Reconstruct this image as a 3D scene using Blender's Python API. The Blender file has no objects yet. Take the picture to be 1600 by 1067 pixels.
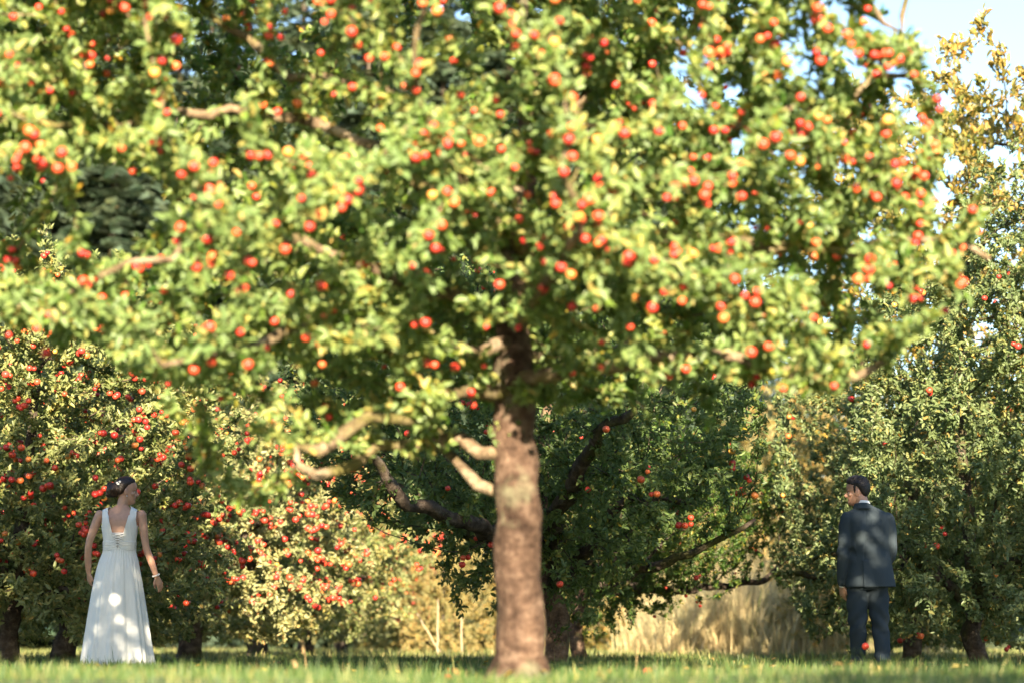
import bpy, bmesh, math, random
import numpy as np
from mathutils import Vector, Matrix

random.seed(7)
SC = bpy.context.scene
COL = SC.collection
R = math.radians

# ------------------------------------------------------------------ camera
CAM_Z = 0.13
FPX = 85.0 / 36.0 * 1600.0
PITCH = math.atan((1022 - 533.5) / FPX)
cam_d = bpy.data.cameras.new('camera')
cam = bpy.data.objects.new('camera', cam_d)
COL.objects.link(cam)
cam.location = (0, 0, CAM_Z)
cam.rotation_euler = (math.pi / 2 + PITCH, 0, 0)
cam_d.lens = 85.0
cam_d.sensor_width = 36.0
cam_d.clip_end = 3000
cam_d.dof.use_dof = True
cam_d.dof.focus_distance = 22.0
cam_d.dof.aperture_fstop = 1.5
SC.camera = cam

# ------------------------------------------------------------------ sky, sun, exposure
SUN_EL, SUN_AZ = R(19.0), R(5.0)        # sun low behind the camera
sun_vec = Vector((math.sin(SUN_AZ) * math.cos(SUN_EL), -math.cos(SUN_AZ) * math.cos(SUN_EL), math.sin(SUN_EL)))
world = bpy.data.worlds.new('World')
SC.world = world
world.use_nodes = True
wn = world.node_tree.nodes
bgn = wn['Background']
sky = wn.new('ShaderNodeTexSky')
sky.sky_type = 'NISHITA'
sky.sun_disc = False
sky.sun_elevation = SUN_EL
sky.sun_rotation = math.atan2(sun_vec.x, sun_vec.y)
sky.dust_density = 0.5
sky.ozone_density = 2.0
sky.air_density = 1.0
world.node_tree.links.new(sky.outputs[0], bgn.inputs[0])
bgn.inputs[1].default_value = 0.068
sun_d = bpy.data.lights.new('sun', 'SUN')
sun_d.energy = 5.0
sun_d.angle = R(0.53)
sun_d.color = (1.0, 0.835, 0.60)
sun = bpy.data.objects.new('sun', sun_d)
COL.objects.link(sun)
sun.rotation_euler = (-sun_vec).to_track_quat('-Z', 'Y').to_euler()
sun.location = (10, -40, 20)
SC.view_settings.view_transform = 'Standard'
SC.view_settings.look = 'None'
SC.view_settings.exposure = 2.4
SC.view_settings.gamma = 1.0
SC.cycles.use_denoising = True
SC.cycles.max_bounces = 8
SC.cycles.transparent_max_bounces = 8

# ------------------------------------------------------------------ small helpers
CT, ST = math.cos(PITCH), math.sin(PITCH)


def P(px, py, y):
    """photo pixel -> world point on the vertical plane at distance y"""
    a = (px - 800.0) / FPX
    b = (533.5 - py) / FPX
    dx, dy, dz = a, CT - b * ST, ST + b * CT
    t = y / dy
    return Vector((dx * t, y, CAM_Z + dz * t))


def sstep(a, b, x):
    t = np.clip((np.asarray(x, float) - a) / (b - a), 0, 1)
    return t * t * (3 - 2 * t)


def gz(x, y):
    x = np.asarray(x, float)
    y = np.asarray(y, float)
    z = -0.40 * (1 - sstep(1.0, 10.5, y))
    z = z + 0.05 * sstep(22.5, 30, y) + 0.004 * np.clip(y - 30, 0, 70)
    z = z + 0.10 * np.clip(y - 100, 0, 260)
    z = z + 0.016 * np.sin(x * 1.7 + 0.4 * y) + 0.014 * np.sin(y * 1.1 - x * 0.6 + 1.3)
    return z


def link(o, parent=None):
    COL.objects.link(o)
    if parent is not None:
        o.parent = parent
    return o


def mesh_np(name, V, F, mats, smooth=False, mi=None):
    """V (n,3) array, F list of arrays (m,k) of faces"""
    me = bpy.data.meshes.new(name)
    V = np.ascontiguousarray(V, dtype=np.float32)
    if not isinstance(F, (list, tuple)):
        F = [F]
    F = [np.asarray(f, dtype=np.int32) for f in F if len(f)]
    loops = np.concatenate([f.ravel() for f in F])
    tot = np.concatenate([np.full(len(f), f.shape[1], np.int32) for f in F])
    start = np.concatenate([[0], np.cumsum(tot)[:-1]]).astype(np.int32)
    me.vertices.add(len(V))
    me.vertices.foreach_set('co', V.ravel())
    me.loops.add(len(loops))
    me.loops.foreach_set('vertex_index', loops)
    me.polygons.add(len(tot))
    me.polygons.foreach_set('loop_start', start)
    me.polygons.foreach_set('loop_total', tot)
    if smooth:
        me.polygons.foreach_set('use_smooth', np.ones(len(tot), bool))
    if mi is not None:
        me.polygons.foreach_set('material_index', np.asarray(mi, np.int32))
    me.update(calc_edges=True)
    me.validate()
    for m in (mats if isinstance(mats, (list, tuple)) else [mats]):
        me.materials.append(m)
    return me


def obj(name, me, parent=None, loc=None):
    o = link(bpy.data.objects.new(name, me), parent)
    if loc is not None:
        o.location = loc
    return o


def tag(o, label=None, cat=None, group=None, kind=None):
    if label:
        o['label'] = label
    if cat:
        o['category'] = cat
    if group:
        o['group'] = group
    if kind:
        o['kind'] = kind
    return o


def empty(name, loc, rz=0.0):
    o = link(bpy.data.objects.new(name, None))
    o.location = loc
    o.rotation_euler = (0, 0, rz)
    o.empty_display_size = 0.2
    return o


# ------------------------------------------------------------------ materials
def new_mat(name):
    m = bpy.data.materials.new(name)
    m.use_nodes = True
    nt = m.node_tree
    return m, nt, nt.nodes['Principled BSDF'], nt.nodes['Material Output']


def ramp(nt, fac, stops, interp='LINEAR'):
    r = nt.nodes.new('ShaderNodeValToRGB')
    r.color_ramp.interpolation = interp
    els = r.color_ramp.elements
    while len(els) < len(stops):
        els.new(0.5)
    for e, (p, c) in zip(els, stops):
        e.position = p
        e.color = (*c, 1)
    nt.links.new(fac, r.inputs[0])
    return r.outputs[0]


def noise(nt, scale, detail=4, rough=0.6, coord='Object', stretch=None):
    tc = nt.nodes.new('ShaderNodeTexCoord')
    n = nt.nodes.new('ShaderNodeTexNoise')
    n.inputs['Scale'].default_value = scale
    n.inputs['Detail'].default_value = detail
    n.inputs['Roughness'].default_value = rough
    src = tc.outputs[coord]
    if stretch:
        mp = nt.nodes.new('ShaderNodeMapping')
        mp.inputs['Scale'].default_value = stretch
        nt.links.new(src, mp.inputs[0])
        src = mp.outputs[0]
    nt.links.new(src, n.inputs['Vector'])
    return n.outputs[0]


def mixc(nt, fac, a, b, mode='MIX'):
    m = nt.nodes.new('ShaderNodeMix')
    m.data_type = 'RGBA'
    m.blend_type = mode
    for sock, v in ((m.inputs[0], fac), (m.inputs[6], a), (m.inputs[7], b)):
        if isinstance(v, (int, float)):
            sock.default_value = v
        elif isinstance(v, tuple):
            sock.default_value = (*v, 1)
        else:
            nt.links.new(v, sock)
    return m.outputs[2]


def bump(nt, h, strength, dist, bsdf):
    b = nt.nodes.new('ShaderNodeBump')
    b.inputs['Strength'].default_value = strength
    b.inputs['Distance'].default_value = dist
    nt.links.new(h, b.inputs['Height'])
    nt.links.new(b.outputs[0], bsdf.inputs['Normal'])


def leaf_mat(name, stops, under, transl=0.42, rough=0.42):
    """leaf: colour per leaf from its own random number, paler underside, some light comes through"""
    m, nt, b, out = new_mat(name)
    g = nt.nodes.new('ShaderNodeNewGeometry')
    oi = nt.nodes.new('ShaderNodeObjectInfo')
    add = nt.nodes.new('ShaderNodeMath')
    add.operation = 'ADD'
    nt.links.new(g.outputs['Random Per Island'], add.inputs[0])
    nt.links.new(oi.outputs['Random'], add.inputs[1])
    fr = nt.nodes.new('ShaderNodeMath')
    fr.operation = 'FRACT'
    nt.links.new(add.outputs[0], fr.inputs[0])
    c = ramp(nt, fr.outputs[0], stops)
    n = noise(nt, 1.3, 2)
    c = mixc(nt, 0.75, c, ramp(nt, n, [(0.36, (0.62, 0.86, 0.75)), (0.52, (1.0, 1.0, 1.0)), (0.68, (1.38, 1.2, 0.8))]), 'MULTIPLY')
    c2 = mixc(nt, 0.40, c, under)
    col = mixc(nt, g.outputs['Backfacing'], c, c2)
    nt.links.new(col, b.inputs['Base Color'])
    b.inputs['Roughness'].default_value = rough
    b.inputs['Specular IOR Level'].default_value = 0.38
    tr = nt.nodes.new('ShaderNodeBsdfTranslucent')
    tcol = mixc(nt, 0.5, col, (0.30, 0.36, 0.09))
    nt.links.new(tcol, tr.inputs[0])
    mx = nt.nodes.new('ShaderNodeMixShader')
    mx.inputs[0].default_value = transl
    nt.links.new(b.outputs[0], mx.inputs[1])
    nt.links.new(tr.outputs[0], mx.inputs[2])
    nt.links.new(mx.outputs[0], out.inputs[0])
    return m


M_LEAF_FG = leaf_mat('apple_leaf_sunny', [(0, (0.065, 0.14, 0.026)), (0.35, (0.115, 0.21, 0.036)), (0.7, (0.21, 0.30, 0.055)), (0.9, (0.36, 0.37, 0.065)), (1.0, (0.48, 0.28, 0.05))], (0.27, 0.33, 0.16))
M_LEAF_LEFT = leaf_mat('apple_leaf_left_row', [(0, (0.07, 0.11, 0.032)), (0.5, (0.15, 0.19, 0.055)), (0.85, (0.27, 0.28, 0.09)), (0.96, (0.38, 0.30, 0.08)), (1.0, (0.44, 0.22, 0.05))], (0.36, 0.38, 0.17))
M_LEAF_PALE = leaf_mat('apple_leaf_pale', [(0, (0.12, 0.15, 0.05)), (0.5, (0.24, 0.26, 0.09)), (0.85, (0.36, 0.35, 0.14)), (0.96, (0.46, 0.34, 0.12)), (1.0, (0.50, 0.24, 0.08))], (0.46, 0.44, 0.24))  # left-row leaf with the far trees' sunlit brightness put into a paler colour
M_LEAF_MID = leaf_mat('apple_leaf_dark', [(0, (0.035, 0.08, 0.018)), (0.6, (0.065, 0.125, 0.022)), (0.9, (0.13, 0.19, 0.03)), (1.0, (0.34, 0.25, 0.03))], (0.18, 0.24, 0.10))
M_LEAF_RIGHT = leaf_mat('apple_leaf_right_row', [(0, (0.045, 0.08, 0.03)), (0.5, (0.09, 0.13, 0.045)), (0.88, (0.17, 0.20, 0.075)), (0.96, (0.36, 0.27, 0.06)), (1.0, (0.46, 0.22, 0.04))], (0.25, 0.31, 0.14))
M_LEAF_AUTUMN = leaf_mat('autumn_leaf', [(0, (0.11, 0.13, 0.035)), (0.4, (0.24, 0.20, 0.05)), (0.75, (0.42, 0.29, 0.07)), (1.0, (0.50, 0.23, 0.04))], (0.40, 0.36, 0.20))
M_NEEDLE = leaf_mat('conifer_needles', [(0, (0.035, 0.06, 0.035)), (0.6, (0.06, 0.09, 0.055)), (1.0, (0.10, 0.13, 0.08))], (0.08, 0.11, 0.08), 0.15, 0.6)


def bark_mat(name, c_dark, c_mid, c_light, moss, moss_amt):
    m, nt, b, out = new_mat(name)
    n1 = noise(nt, 9, 6, 0.65, stretch=(1, 1, 1.5))       # short horizontal cracks
    n2 = noise(nt, 2.3, 4, 0.6)
    n3 = noise(nt, 38, 4, 0.7, stretch=(1, 1, 0.5))
    c = ramp(nt, n1, [(0.30, c_dark), (0.5, c_mid), (0.72, c_light)])
    c = mixc(nt, 0.35, c, ramp(nt, n3, [(0.3, (0.55, 0.55, 0.55)), (0.7, (1.3, 1.3, 1.3))]), 'MULTIPLY')
    n4 = noise(nt, 5.5, 5, 0.7, stretch=(1, 1, 0.28))      # vertical streaks, darker and lighter
    c = mixc(nt, 0.8, c, ramp(nt, n4, [(0.36, (0.42, 0.40, 0.40)), (0.5, (0.95, 0.95, 0.95)), (0.66, (1.45, 1.42, 1.36))]), 'MULTIPLY')
    mf = ramp(nt, n2, [(0.56 - moss_amt, (0, 0, 0)), (0.66 - moss_amt * 0.5, (1, 1, 1))])
    c = mixc(nt, mf, c, ramp(nt, n3, [(0.3, tuple(v * 0.6 for v in moss)), (0.7, moss)]))
    nt.links.new(c, b.inputs['Base Color'])
    b.inputs['Roughness'].default_value = 0.9
    b.inputs['Specular IOR Level'].default_value = 0.15
    mm = nt.nodes.new('ShaderNodeMath')
    mm.operation = 'ADD'
    nt.links.new(n1, mm.inputs[0])
    nt.links.new(n3, mm.inputs[1])
    bump(nt, mm.outputs[0], 1.0, 0.03, b)
    return m


M_BARK_TRUNK = bark_mat('apple_trunk_bark', (0.026, 0.015, 0.010), (0.090, 0.056, 0.039), (0.20, 0.138, 0.10), (0.20, 0.19, 0.12), 0.02)
M_BARK_LIMB = bark_mat('apple_limb_bark', (0.09, 0.06, 0.038), (0.22, 0.16, 0.10), (0.38, 0.31, 0.22), (0.17, 0.15, 0.05), 0.08)
M_BARK_DARK = bark_mat('old_orchard_bark', (0.035, 0.026, 0.02), (0.085, 0.065, 0.05), (0.17, 0.145, 0.115), (0.10, 0.10, 0.03), 0.07)
M_BARK_BROWN = bark_mat('brown_orchard_bark', (0.06, 0.04, 0.028), (0.15, 0.10, 0.07), (0.26, 0.19, 0.14), (0.14, 0.14, 0.06), 0.05)


def apple_mat():
    m, nt, b, out = new_mat('apple_skin')
    g = nt.nodes.new('ShaderNodeNewGeometry')
    oi = nt.nodes.new('ShaderNodeObjectInfo')
    add = nt.nodes.new('ShaderNodeMath')
    add.operation = 'ADD'
    nt.links.new(g.outputs['Random Per Island'], add.inputs[0])
    nt.links.new(oi.outputs['Random'], add.inputs[1])
    fr = nt.nodes.new('ShaderNodeMath')
    fr.operation = 'FRACT'
    nt.links.new(add.outputs[0], fr.inputs[0])
    base = ramp(nt, fr.outputs[0], [(0, (0.36, 0.018, 0.022)), (0.35, (0.52, 0.035, 0.028)), (0.80, (0.60, 0.07, 0.03)), (0.95, (0.64, 0.16, 0.04)), (1.0, (0.60, 0.34, 0.07))])
    n = noise(nt, 16, 3, 0.6)
    c = mixc(nt, ramp(nt, n, [(0.5, (0, 0, 0)), (0.8, (0.42, 0.42, 0.42))]), base, (0.60, 0.24, 0.07))
    nt.links.new(c, b.inputs['Base Color'])
    b.inputs['Roughness'].default_value = 0.32
    b.inputs['Specular IOR Level'].default_value = 0.45
    return m


M_APPLE = apple_mat()


def plain(name, col, rough=0.7, spec=0.3, nscale=None, var=0.25, bstr=0.0, bdist=0.004, metal=0.0, sheen=0.0, stretch=None):
    m, nt, b, out = new_mat(name)
    b.inputs['Roughness'].default_value = rough
    b.inputs['Specular IOR Level'].default_value = spec
    b.inputs['Metallic'].default_value = metal
    if sheen:
        b.inputs['Sheen Weight'].default_value = sheen
    n = noise(nt, nscale or 20, 4, 0.6, stretch=stretch)
    lo = tuple(v * (1 - var) for v in col)
    hi = tuple(min(1, v * (1 + var)) for v in col)
    nt.links.new(ramp(nt, n, [(0.3, lo), (0.7, hi)]), b.inputs['Base Color'])
    if bstr:
        bump(nt, n, bstr, bdist, b)
    return m


def grass_mat(name, stops, transl):
    m, nt, b, out = new_mat(name)
    g = nt.nodes.new('ShaderNodeNewGeometry')
    c = ramp(nt, g.outputs['Random Per Island'], stops)
    n = noise(nt, 0.9, 3)
    c = mixc(nt, 0.5, c, ramp(nt, n, [(0.35, (0.7, 0.85, 0.7)), (0.65, (1.3, 1.1, 0.85))]), 'MULTIPLY')
    nt.links.new(c, b.inputs['Base Color'])
    b.inputs['Roughness'].default_value = 0.55
    tr = nt.nodes.new('ShaderNodeBsdfTranslucent')
    nt.links.new(c, tr.inputs[0])
    mx = nt.nodes.new('ShaderNodeMixShader')
    mx.inputs[0].default_value = transl
    nt.links.new(b.outputs[0], mx.inputs[1])
    nt.links.new(tr.outputs[0], mx.inputs[2])
    nt.links.new(mx.outputs[0], out.inputs[0])
    return m


M_GRASS = grass_mat('lawn_grass', [(0, (0.04, 0.085, 0.022)), (0.55, (0.07, 0.13, 0.03)), (0.85, (0.12, 0.17, 0.045)), (0.96, (0.30, 0.28, 0.10)), (1, (0.40, 0.32, 0.16))], 0.3)
M_DRY = grass_mat('dry_meadow_grass', [(0, (0.36, 0.29, 0.15)), (0.5, (0.50, 0.41, 0.23)), (0.9, (0.58, 0.50, 0.30)), (1, (0.20, 0.22, 0.08))], 0.25)

m, nt, b, out = new_mat('orchard_ground')
gn = noise(nt, 0.7, 6, 0.65)
gn2 = noise(nt, 14, 5, 0.7)
gc = ramp(nt, gn, [(0.35, (0.045, 0.075, 0.022)), (0.55, (0.075, 0.10, 0.03)), (0.75, (0.13, 0.12, 0.05))])
gc = mixc(nt, 0.6, gc, ramp(nt, gn2, [(0.3, (0.5, 0.5, 0.5)), (0.7, (1.3, 1.3, 1.3))]), 'MULTIPLY')
nt.links.new(gc, b.inputs['Base Color'])
b.inputs['Roughness'].default_value = 0.95
bump(nt, gn2, 0.8, 0.03, b)
M_GROUND = m

# ------------------------------------------------------------------ ground sheet
def ground_sheet():
    xs = np.concatenate([-np.geomspace(900, 14, 26), np.linspace(-12, 12, 61), np.geomspace(14, 900, 26)])
    ys = np.concatenate([-np.geomspace(700, 4, 20), np.linspace(-2, 48, 101), np.geomspace(50, 1500, 40)])
    X, Y = np.meshgrid(xs, ys)
    Z = gz(X, Y)
    V = np.stack([X.ravel(), Y.ravel(), Z.ravel()], 1)
    nx, ny = len(xs), len(ys)
    i = np.arange(nx - 1)[None, :] + nx * np.arange(ny - 1)[:, None]
    i = i.ravel()
    F = np.stack([i, i + 1, i + 1 + nx, i + nx], 1)
    tag(obj('ground', mesh_np('ground', V, F, M_GROUND, True)), kind='structure')


ground_sheet()


# ------------------------------------------------------------------ grass blades
def blades(name, n, rng, place, hmin, hmax, w, lean, mat, label, cat):
    x, y = place(rng, n)
    z = gz(x, y) - 0.005
    h = rng.uniform(hmin, hmax, n) * (0.75 + 0.5 * rng.random(n) ** 2)
    patch = 0.85 + 0.5 * np.sin(x * 2.3 + np.sin(y * 1.9)) * np.sin(y * 2.7 + x)
    h *= patch
    a = rng.uniform(0, 2 * np.pi, n)
    l = rng.normal(0, lean, n) * h
    lx, ly = np.cos(a) * l, np.sin(a) * l
    b = rng.uniform(0, np.pi, n)
    wx, wy = np.cos(b) * w * 0.5, np.sin(b) * w * 0.5
    ww = rng.uniform(0.7, 1.3, n)
    wx, wy = wx * ww, wy * ww
    V = np.empty((n, 5, 3))
    V[:, 0] = np.stack([x - wx, y - wy, z], 1)
    V[:, 1] = np.stack([x + wx, y + wy, z], 1)
    V[:, 2] = np.stack([x - wx * .8 + lx * .35, y - wy * .8 + ly * .35, z + h * .6], 1)
    V[:, 3] = np.stack([x + wx * .8 + lx * .35, y + wy * .8 + ly * .35, z + h * .6], 1)
    V[:, 4] = np.stack([x + lx, y + ly, z + h * (1 - 0.25 * np.minimum(1, (l / h) ** 2))], 1)
    k = np.arange(n)[:, None] * 5
    Q = k + np.array([[0, 1, 3, 2]])
    T = k + np.array([[2, 3, 4]])
    o = obj(name, mesh_np(name, V.reshape(-1, 3), [Q, T], mat))
    return tag(o, label, cat, kind='stuff')


def lawn_place(rng, n):
    y = np.sqrt(rng.uniform(6.5 ** 2, 30.0 ** 2, n))
    x = rng.uniform(-1, 1, n) * (0.27 * y + 0.8)
    return x, y


rng = np.random.default_rng(3)
blades('lawn_grass', 115000, rng, lawn_place, 0.04, 0.095, 0.0055, 0.45, M_GRASS, 'short green lawn grass under the orchard trees', 'grass')

blades('tall_grass', 1500, rng, lawn_place, 0.09, 0.17, 0.005, 0.6, M_GRASS, 'scattered taller grass blades standing above the lawn', 'grass')


def dry_place(rng, n):
    k = 260                                              # grows in tussocks
    cy = rng.uniform(43, 68, k)
    cx = rng.normal(3.75, 0.75, k) * cy / 38.0
    q = rng.integers(0, k, n)
    return cx[q] + rng.normal(0, 0.22, n), cy[q] + rng.normal(0, 0.25, n)


blades('dry_grass', 40000, rng, dry_place, 0.4, 2.0, 0.014, 0.6, M_DRY, 'tall sunlit dry straw grass between the tree rows', 'dry grass')




def meadow_place(rng, n):
    y = np.sqrt(rng.uniform(28.0 ** 2, 75.0 ** 2, n))
    x = rng.uniform(-1, 1, n) * (0.25 * y + 1.5)
    return x, y


M_MEADOW = grass_mat('rough_meadow_grass', [(0, (0.07, 0.11, 0.03)), (0.5, (0.14, 0.17, 0.05)), (0.8, (0.24, 0.24, 0.08)), (1, (0.42, 0.35, 0.17))], 0.3)
blades('meadow_grass', 60000, rng, meadow_place, 0.06, 0.15, 0.012, 0.5, M_MEADOW, 'rough unmown grass under and beyond the far orchard trees', 'grass')

# ------------------------------------------------------------------ tree growing (space colonisation)
def ell_pts(rng, n, c, r, power=0.28, clumps=None, sigma=0.2):
    def one(k):
        v = rng.normal(size=(k, 3))
        v /= np.linalg.norm(v, axis=1)[:, None]
        return v * (rng.random(k) ** power)[:, None] * np.array(r) + np.array(c)
    if clumps:
        cc = one(clumps)
        return cc[rng.integers(0, clumps, n)] + rng.normal(0, sigma, (n, 3))
    return one(n)


def grow(attr, skel, rng, seg=0.12, infl=1.1, kill=0.2, iters=140, trop=(0, 0, 0.0), wob=0.25):
    pos = [np.array(p, float) for p, q in skel]
    par = [q for p, q in skel]
    nch = [0] * len(pos)
    A = attr.copy()
    PN = np.array(pos)
    D = np.full(len(A), 1e9)
    I = np.zeros(len(A), int)

    def upd(lo):
        new = np.array(pos[lo:])
        for s in range(0, len(new), 256):
            blk = new[s:s + 256]
            d2 = ((A[:, None, :] - blk[None]) ** 2).sum(2)
            j = d2.argmin(1)
            dd = np.sqrt(d2[np.arange(len(A)), j])
            b = dd < D
            D[b] = dd[b]
            I[b] = j[b] + lo + s
    upd(0)
    trop = np.array(trop)
    for it in range(iters):
        act = D < infl
        if not act.any():
            if it == 0:
                act = D < 1e8
            else:
                break
        idx = I[act]
        PN = np.array(pos)
        v = A[act] - PN[idx]
        v /= np.linalg.norm(v, axis=1)[:, None] + 1e-9
        acc = np.zeros_like(PN)
        np.add.at(acc, idx, v)
        nodes = np.unique(idx)
        lo = len(pos)
        for k in nodes:
            if nch[k] >= 4:
                continue
            d = acc[k]
            L = np.linalg.norm(d)
            if L < 1e-6:
                continue
            d = d / L
            if par[k] >= 0:
                pd = PN[k] - PN[par[k]]
                pd = pd / (np.linalg.norm(pd) + 1e-9)
                d = d + 0.35 * pd
            d = d + trop + rng.normal(0, wob, 3)
            d /= np.linalg.norm(d) + 1e-9
            pos.append(PN[k] + d * seg)
            par.append(int(k))
            nch[k] += 1
            nch.append(0)
        if len(pos) == lo:
            break
        upd(lo)
        keep = D > kill
        A, D, I = A[keep], D[keep], I[keep]
        if len(A) == 0:
            break
    return np.array(pos), np.array(par)


def skeleton(trunk, limbs, seg=0.15):
    """trunk: list of (point, radius); limbs: lists of (point, radius) starting near the trunk or another limb"""
    sk, rad, istrunk = [], [], []

    def add_line(pts, start, tr):
        prev = start
        last = None
        for k, (p, r) in enumerate(pts):
            p = np.array(p, float)
            if last is None:
                if prev is None:
                    sk.append((p, -1)); rad.append(r); istrunk.append(tr)
                    prev = 0
                    last = (p, r)
                    continue
                last = (sk[prev][0], r)
            n = max(1, int(round(np.linalg.norm(p - last[0]) / seg)))
            for j in range(1, n + 1):
                t = j / n
                sk.append((last[0] * (1 - t) + p * t, prev))
                rad.append(last[1] * (1 - t) + r * t)
                istrunk.append(tr)
                prev = len(sk) - 1
            last = (p, r)
    add_line(trunk, None, True)
    for L in limbs:
        p0 = np.array(L[0][0], float)
        d = [np.linalg.norm(s[0] - p0) for s in sk]
        add_line(L[0:] if min(d) > 0.05 else L[1:], int(np.argmin(d)), False)
    return sk, rad, istrunk


def smooth_nodes(pos, par, fixed, n=2):
    ch = [[] for _ in pos]
    for i, p in enumerate(par):
        if p >= 0:
            ch[p].append(i)
    for _ in range(n):
        new = pos.copy()
        for i in range(fixed, len(pos)):
            if len(ch[i]) >= 1 and par[i] >= 0:
                new[i] = 0.5 * pos[i] + 0.25 * pos[par[i]] + 0.25 * pos[ch[i]].mean(0)
        pos = new
    return pos


def tubes(chains, pos, rad, rng, knob=0.0):
    VV, QQ, TT = [], [], []
    off = 0
    for c in chains:
        p = pos[c]
        r = rad[c].copy()
        if len(c) < 2:
            continue
        rm = r[min(1, len(r) - 1):].max()
        n = 3 if rm < 0.006 else 5 if rm < 0.02 else 8 if rm < 0.06 else 18
        t = np.gradient(p, axis=0)
        t /= np.linalg.norm(t, axis=1)[:, None] + 1e-9
        u = np.cross(t[0], (0.3, 0.9, 0.1))
        u /= np.linalg.norm(u) + 1e-9
        a = np.arange(n) * 2 * np.pi / n
        for k in range(len(p)):
            u = u - t[k] * np.dot(u, t[k])
            u /= np.linalg.norm(u) + 1e-9
            w = np.cross(t[k], u)
            rr = r[k] * (1 + (rng.normal(0, knob, n) if knob else 0))
            VV.append(p[k] + (np.cos(a) * rr)[:, None] * u + (np.sin(a) * rr)[:, None] * w)
        m = len(p)
        i = (np.arange(m - 1)[:, None] * n + np.arange(n)[None]).ravel()
        j = (np.arange(m - 1)[:, None] * n + (np.arange(n)[None] + 1) % n).ravel()
        QQ.append(off + np.stack([i, j, j + n, i + n], 1))
        e = off + (m - 1) * n
        TT.append(np.stack([np.full(n - 2, e), e + np.arange(1, n - 1), e + np.arange(2, n)], 1))
        off += m * n
    return np.concatenate(VV), [np.concatenate(QQ), np.concatenate(TT)]


LEAF_T = np.array([[0, 0, 0], [.28, .215, .10], [.70, .185, .05], [1, 0, -.18], [.70, -.185, .05], [.28, -.215, .10]])
LEAF_F = np.array([[0, 1, 2], [0, 2, 3], [0, 3, 4], [0, 4, 5]])


def leaf_frames(p, d, nrm, size):
    d = d / (np.linalg.norm(d, axis=1)[:, None] + 1e-9)
    nrm = nrm - d * (d * nrm).sum(1)[:, None]
    nrm = nrm / (np.linalg.norm(nrm, axis=1)[:, None] + 1e-9)
    s = np.cross(nrm, d)
    return p, d, s, nrm, size


def leaves_mesh(name, fr, mat):
    p, d, s, n, size = fr
    V = p[:, None] + size[:, None, None] * (LEAF_T[None, :, 0:1] * d[:, None] + LEAF_T[None, :, 1:2] * s[:, None] + LEAF_T[None, :, 2:3] * n[:, None])
    F = (np.arange(len(p))[:, None, None] * 6 + LEAF_F[None]).reshape(-1, 3)
    return mesh_np(name, V.reshape(-1, 3), F, mat, False)


def apple_template(seg, rings):
    V = [[0, 0, 0.62]]
    for i in range(1, rings):
        th = math.pi * i / rings
        r = math.sin(th) ** 0.85
        z = math.cos(th) * 0.93
        if i == 1:
            z -= 0.05
        if z < 0:
            r *= 1 - 0.14 * (-z)
        for k in range(seg):
            a = 2 * math.pi * k / seg
            V.append([r * math.cos(a), r * math.sin(a), z])
    V.append([0, 0, -0.76])
    F = []
    for k in range(seg):
        F.append([0, 1 + k, 1 + (k + 1) % seg])
    for i in range(rings - 2):
        for k in range(seg):
            a, b = 1 + i * seg + k, 1 + i * seg + (k + 1) % seg
            F.append([a, a + seg, b + seg]); F.append([a, b + seg, b])
    e = len(V) - 1
    for k in range(seg):
        F.append([e, 1 + (rings - 2) * seg + (k + 1) % seg, 1 + (rings - 2) * seg + k])
    return np.array(V), np.array(F)


M_STEM = plain('apple_stem', (0.10, 0.065, 0.03), 0.8)


def apple_mesh(name, seg, rings):
    V, F = apple_template(seg, rings)
    k = len(V)
    st = np.array([[.05, 0, .5], [-.03, .05, .5], [-.03, -.05, .5], [.20, 0.03, 1.55], [.12, .08, 1.57], [.12, -.03, 1.57]])
    SF = np.array([[0, 1, 4], [0, 4, 3], [1, 2, 5], [1, 5, 4], [2, 0, 3], [2, 3, 5], [3, 4, 5]]) + k
    me = mesh_np(name, np.concatenate([V, st]), np.concatenate([F, SF]), [M_APPLE, M_STEM], True, [0] * len(F) + [1] * len(SF))
    return me


APPLE_ME = apple_mesh('apple', 10, 7)
AV, AF = apple_template(7, 5)
LEAF_ME = mesh_np('leaf', LEAF_T, LEAF_F, M_LEAF_FG, False)


def apples_mesh(name, p, size):
    V = p[:, None] + AV[None] * size[:, None, None]
    F = (np.arange(len(p))[:, None, None] * len(AV) + AF[None]).reshape(-1, 3)
    return mesh_np(name, V.reshape(-1, 3), F, M_APPLE, True)


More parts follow.
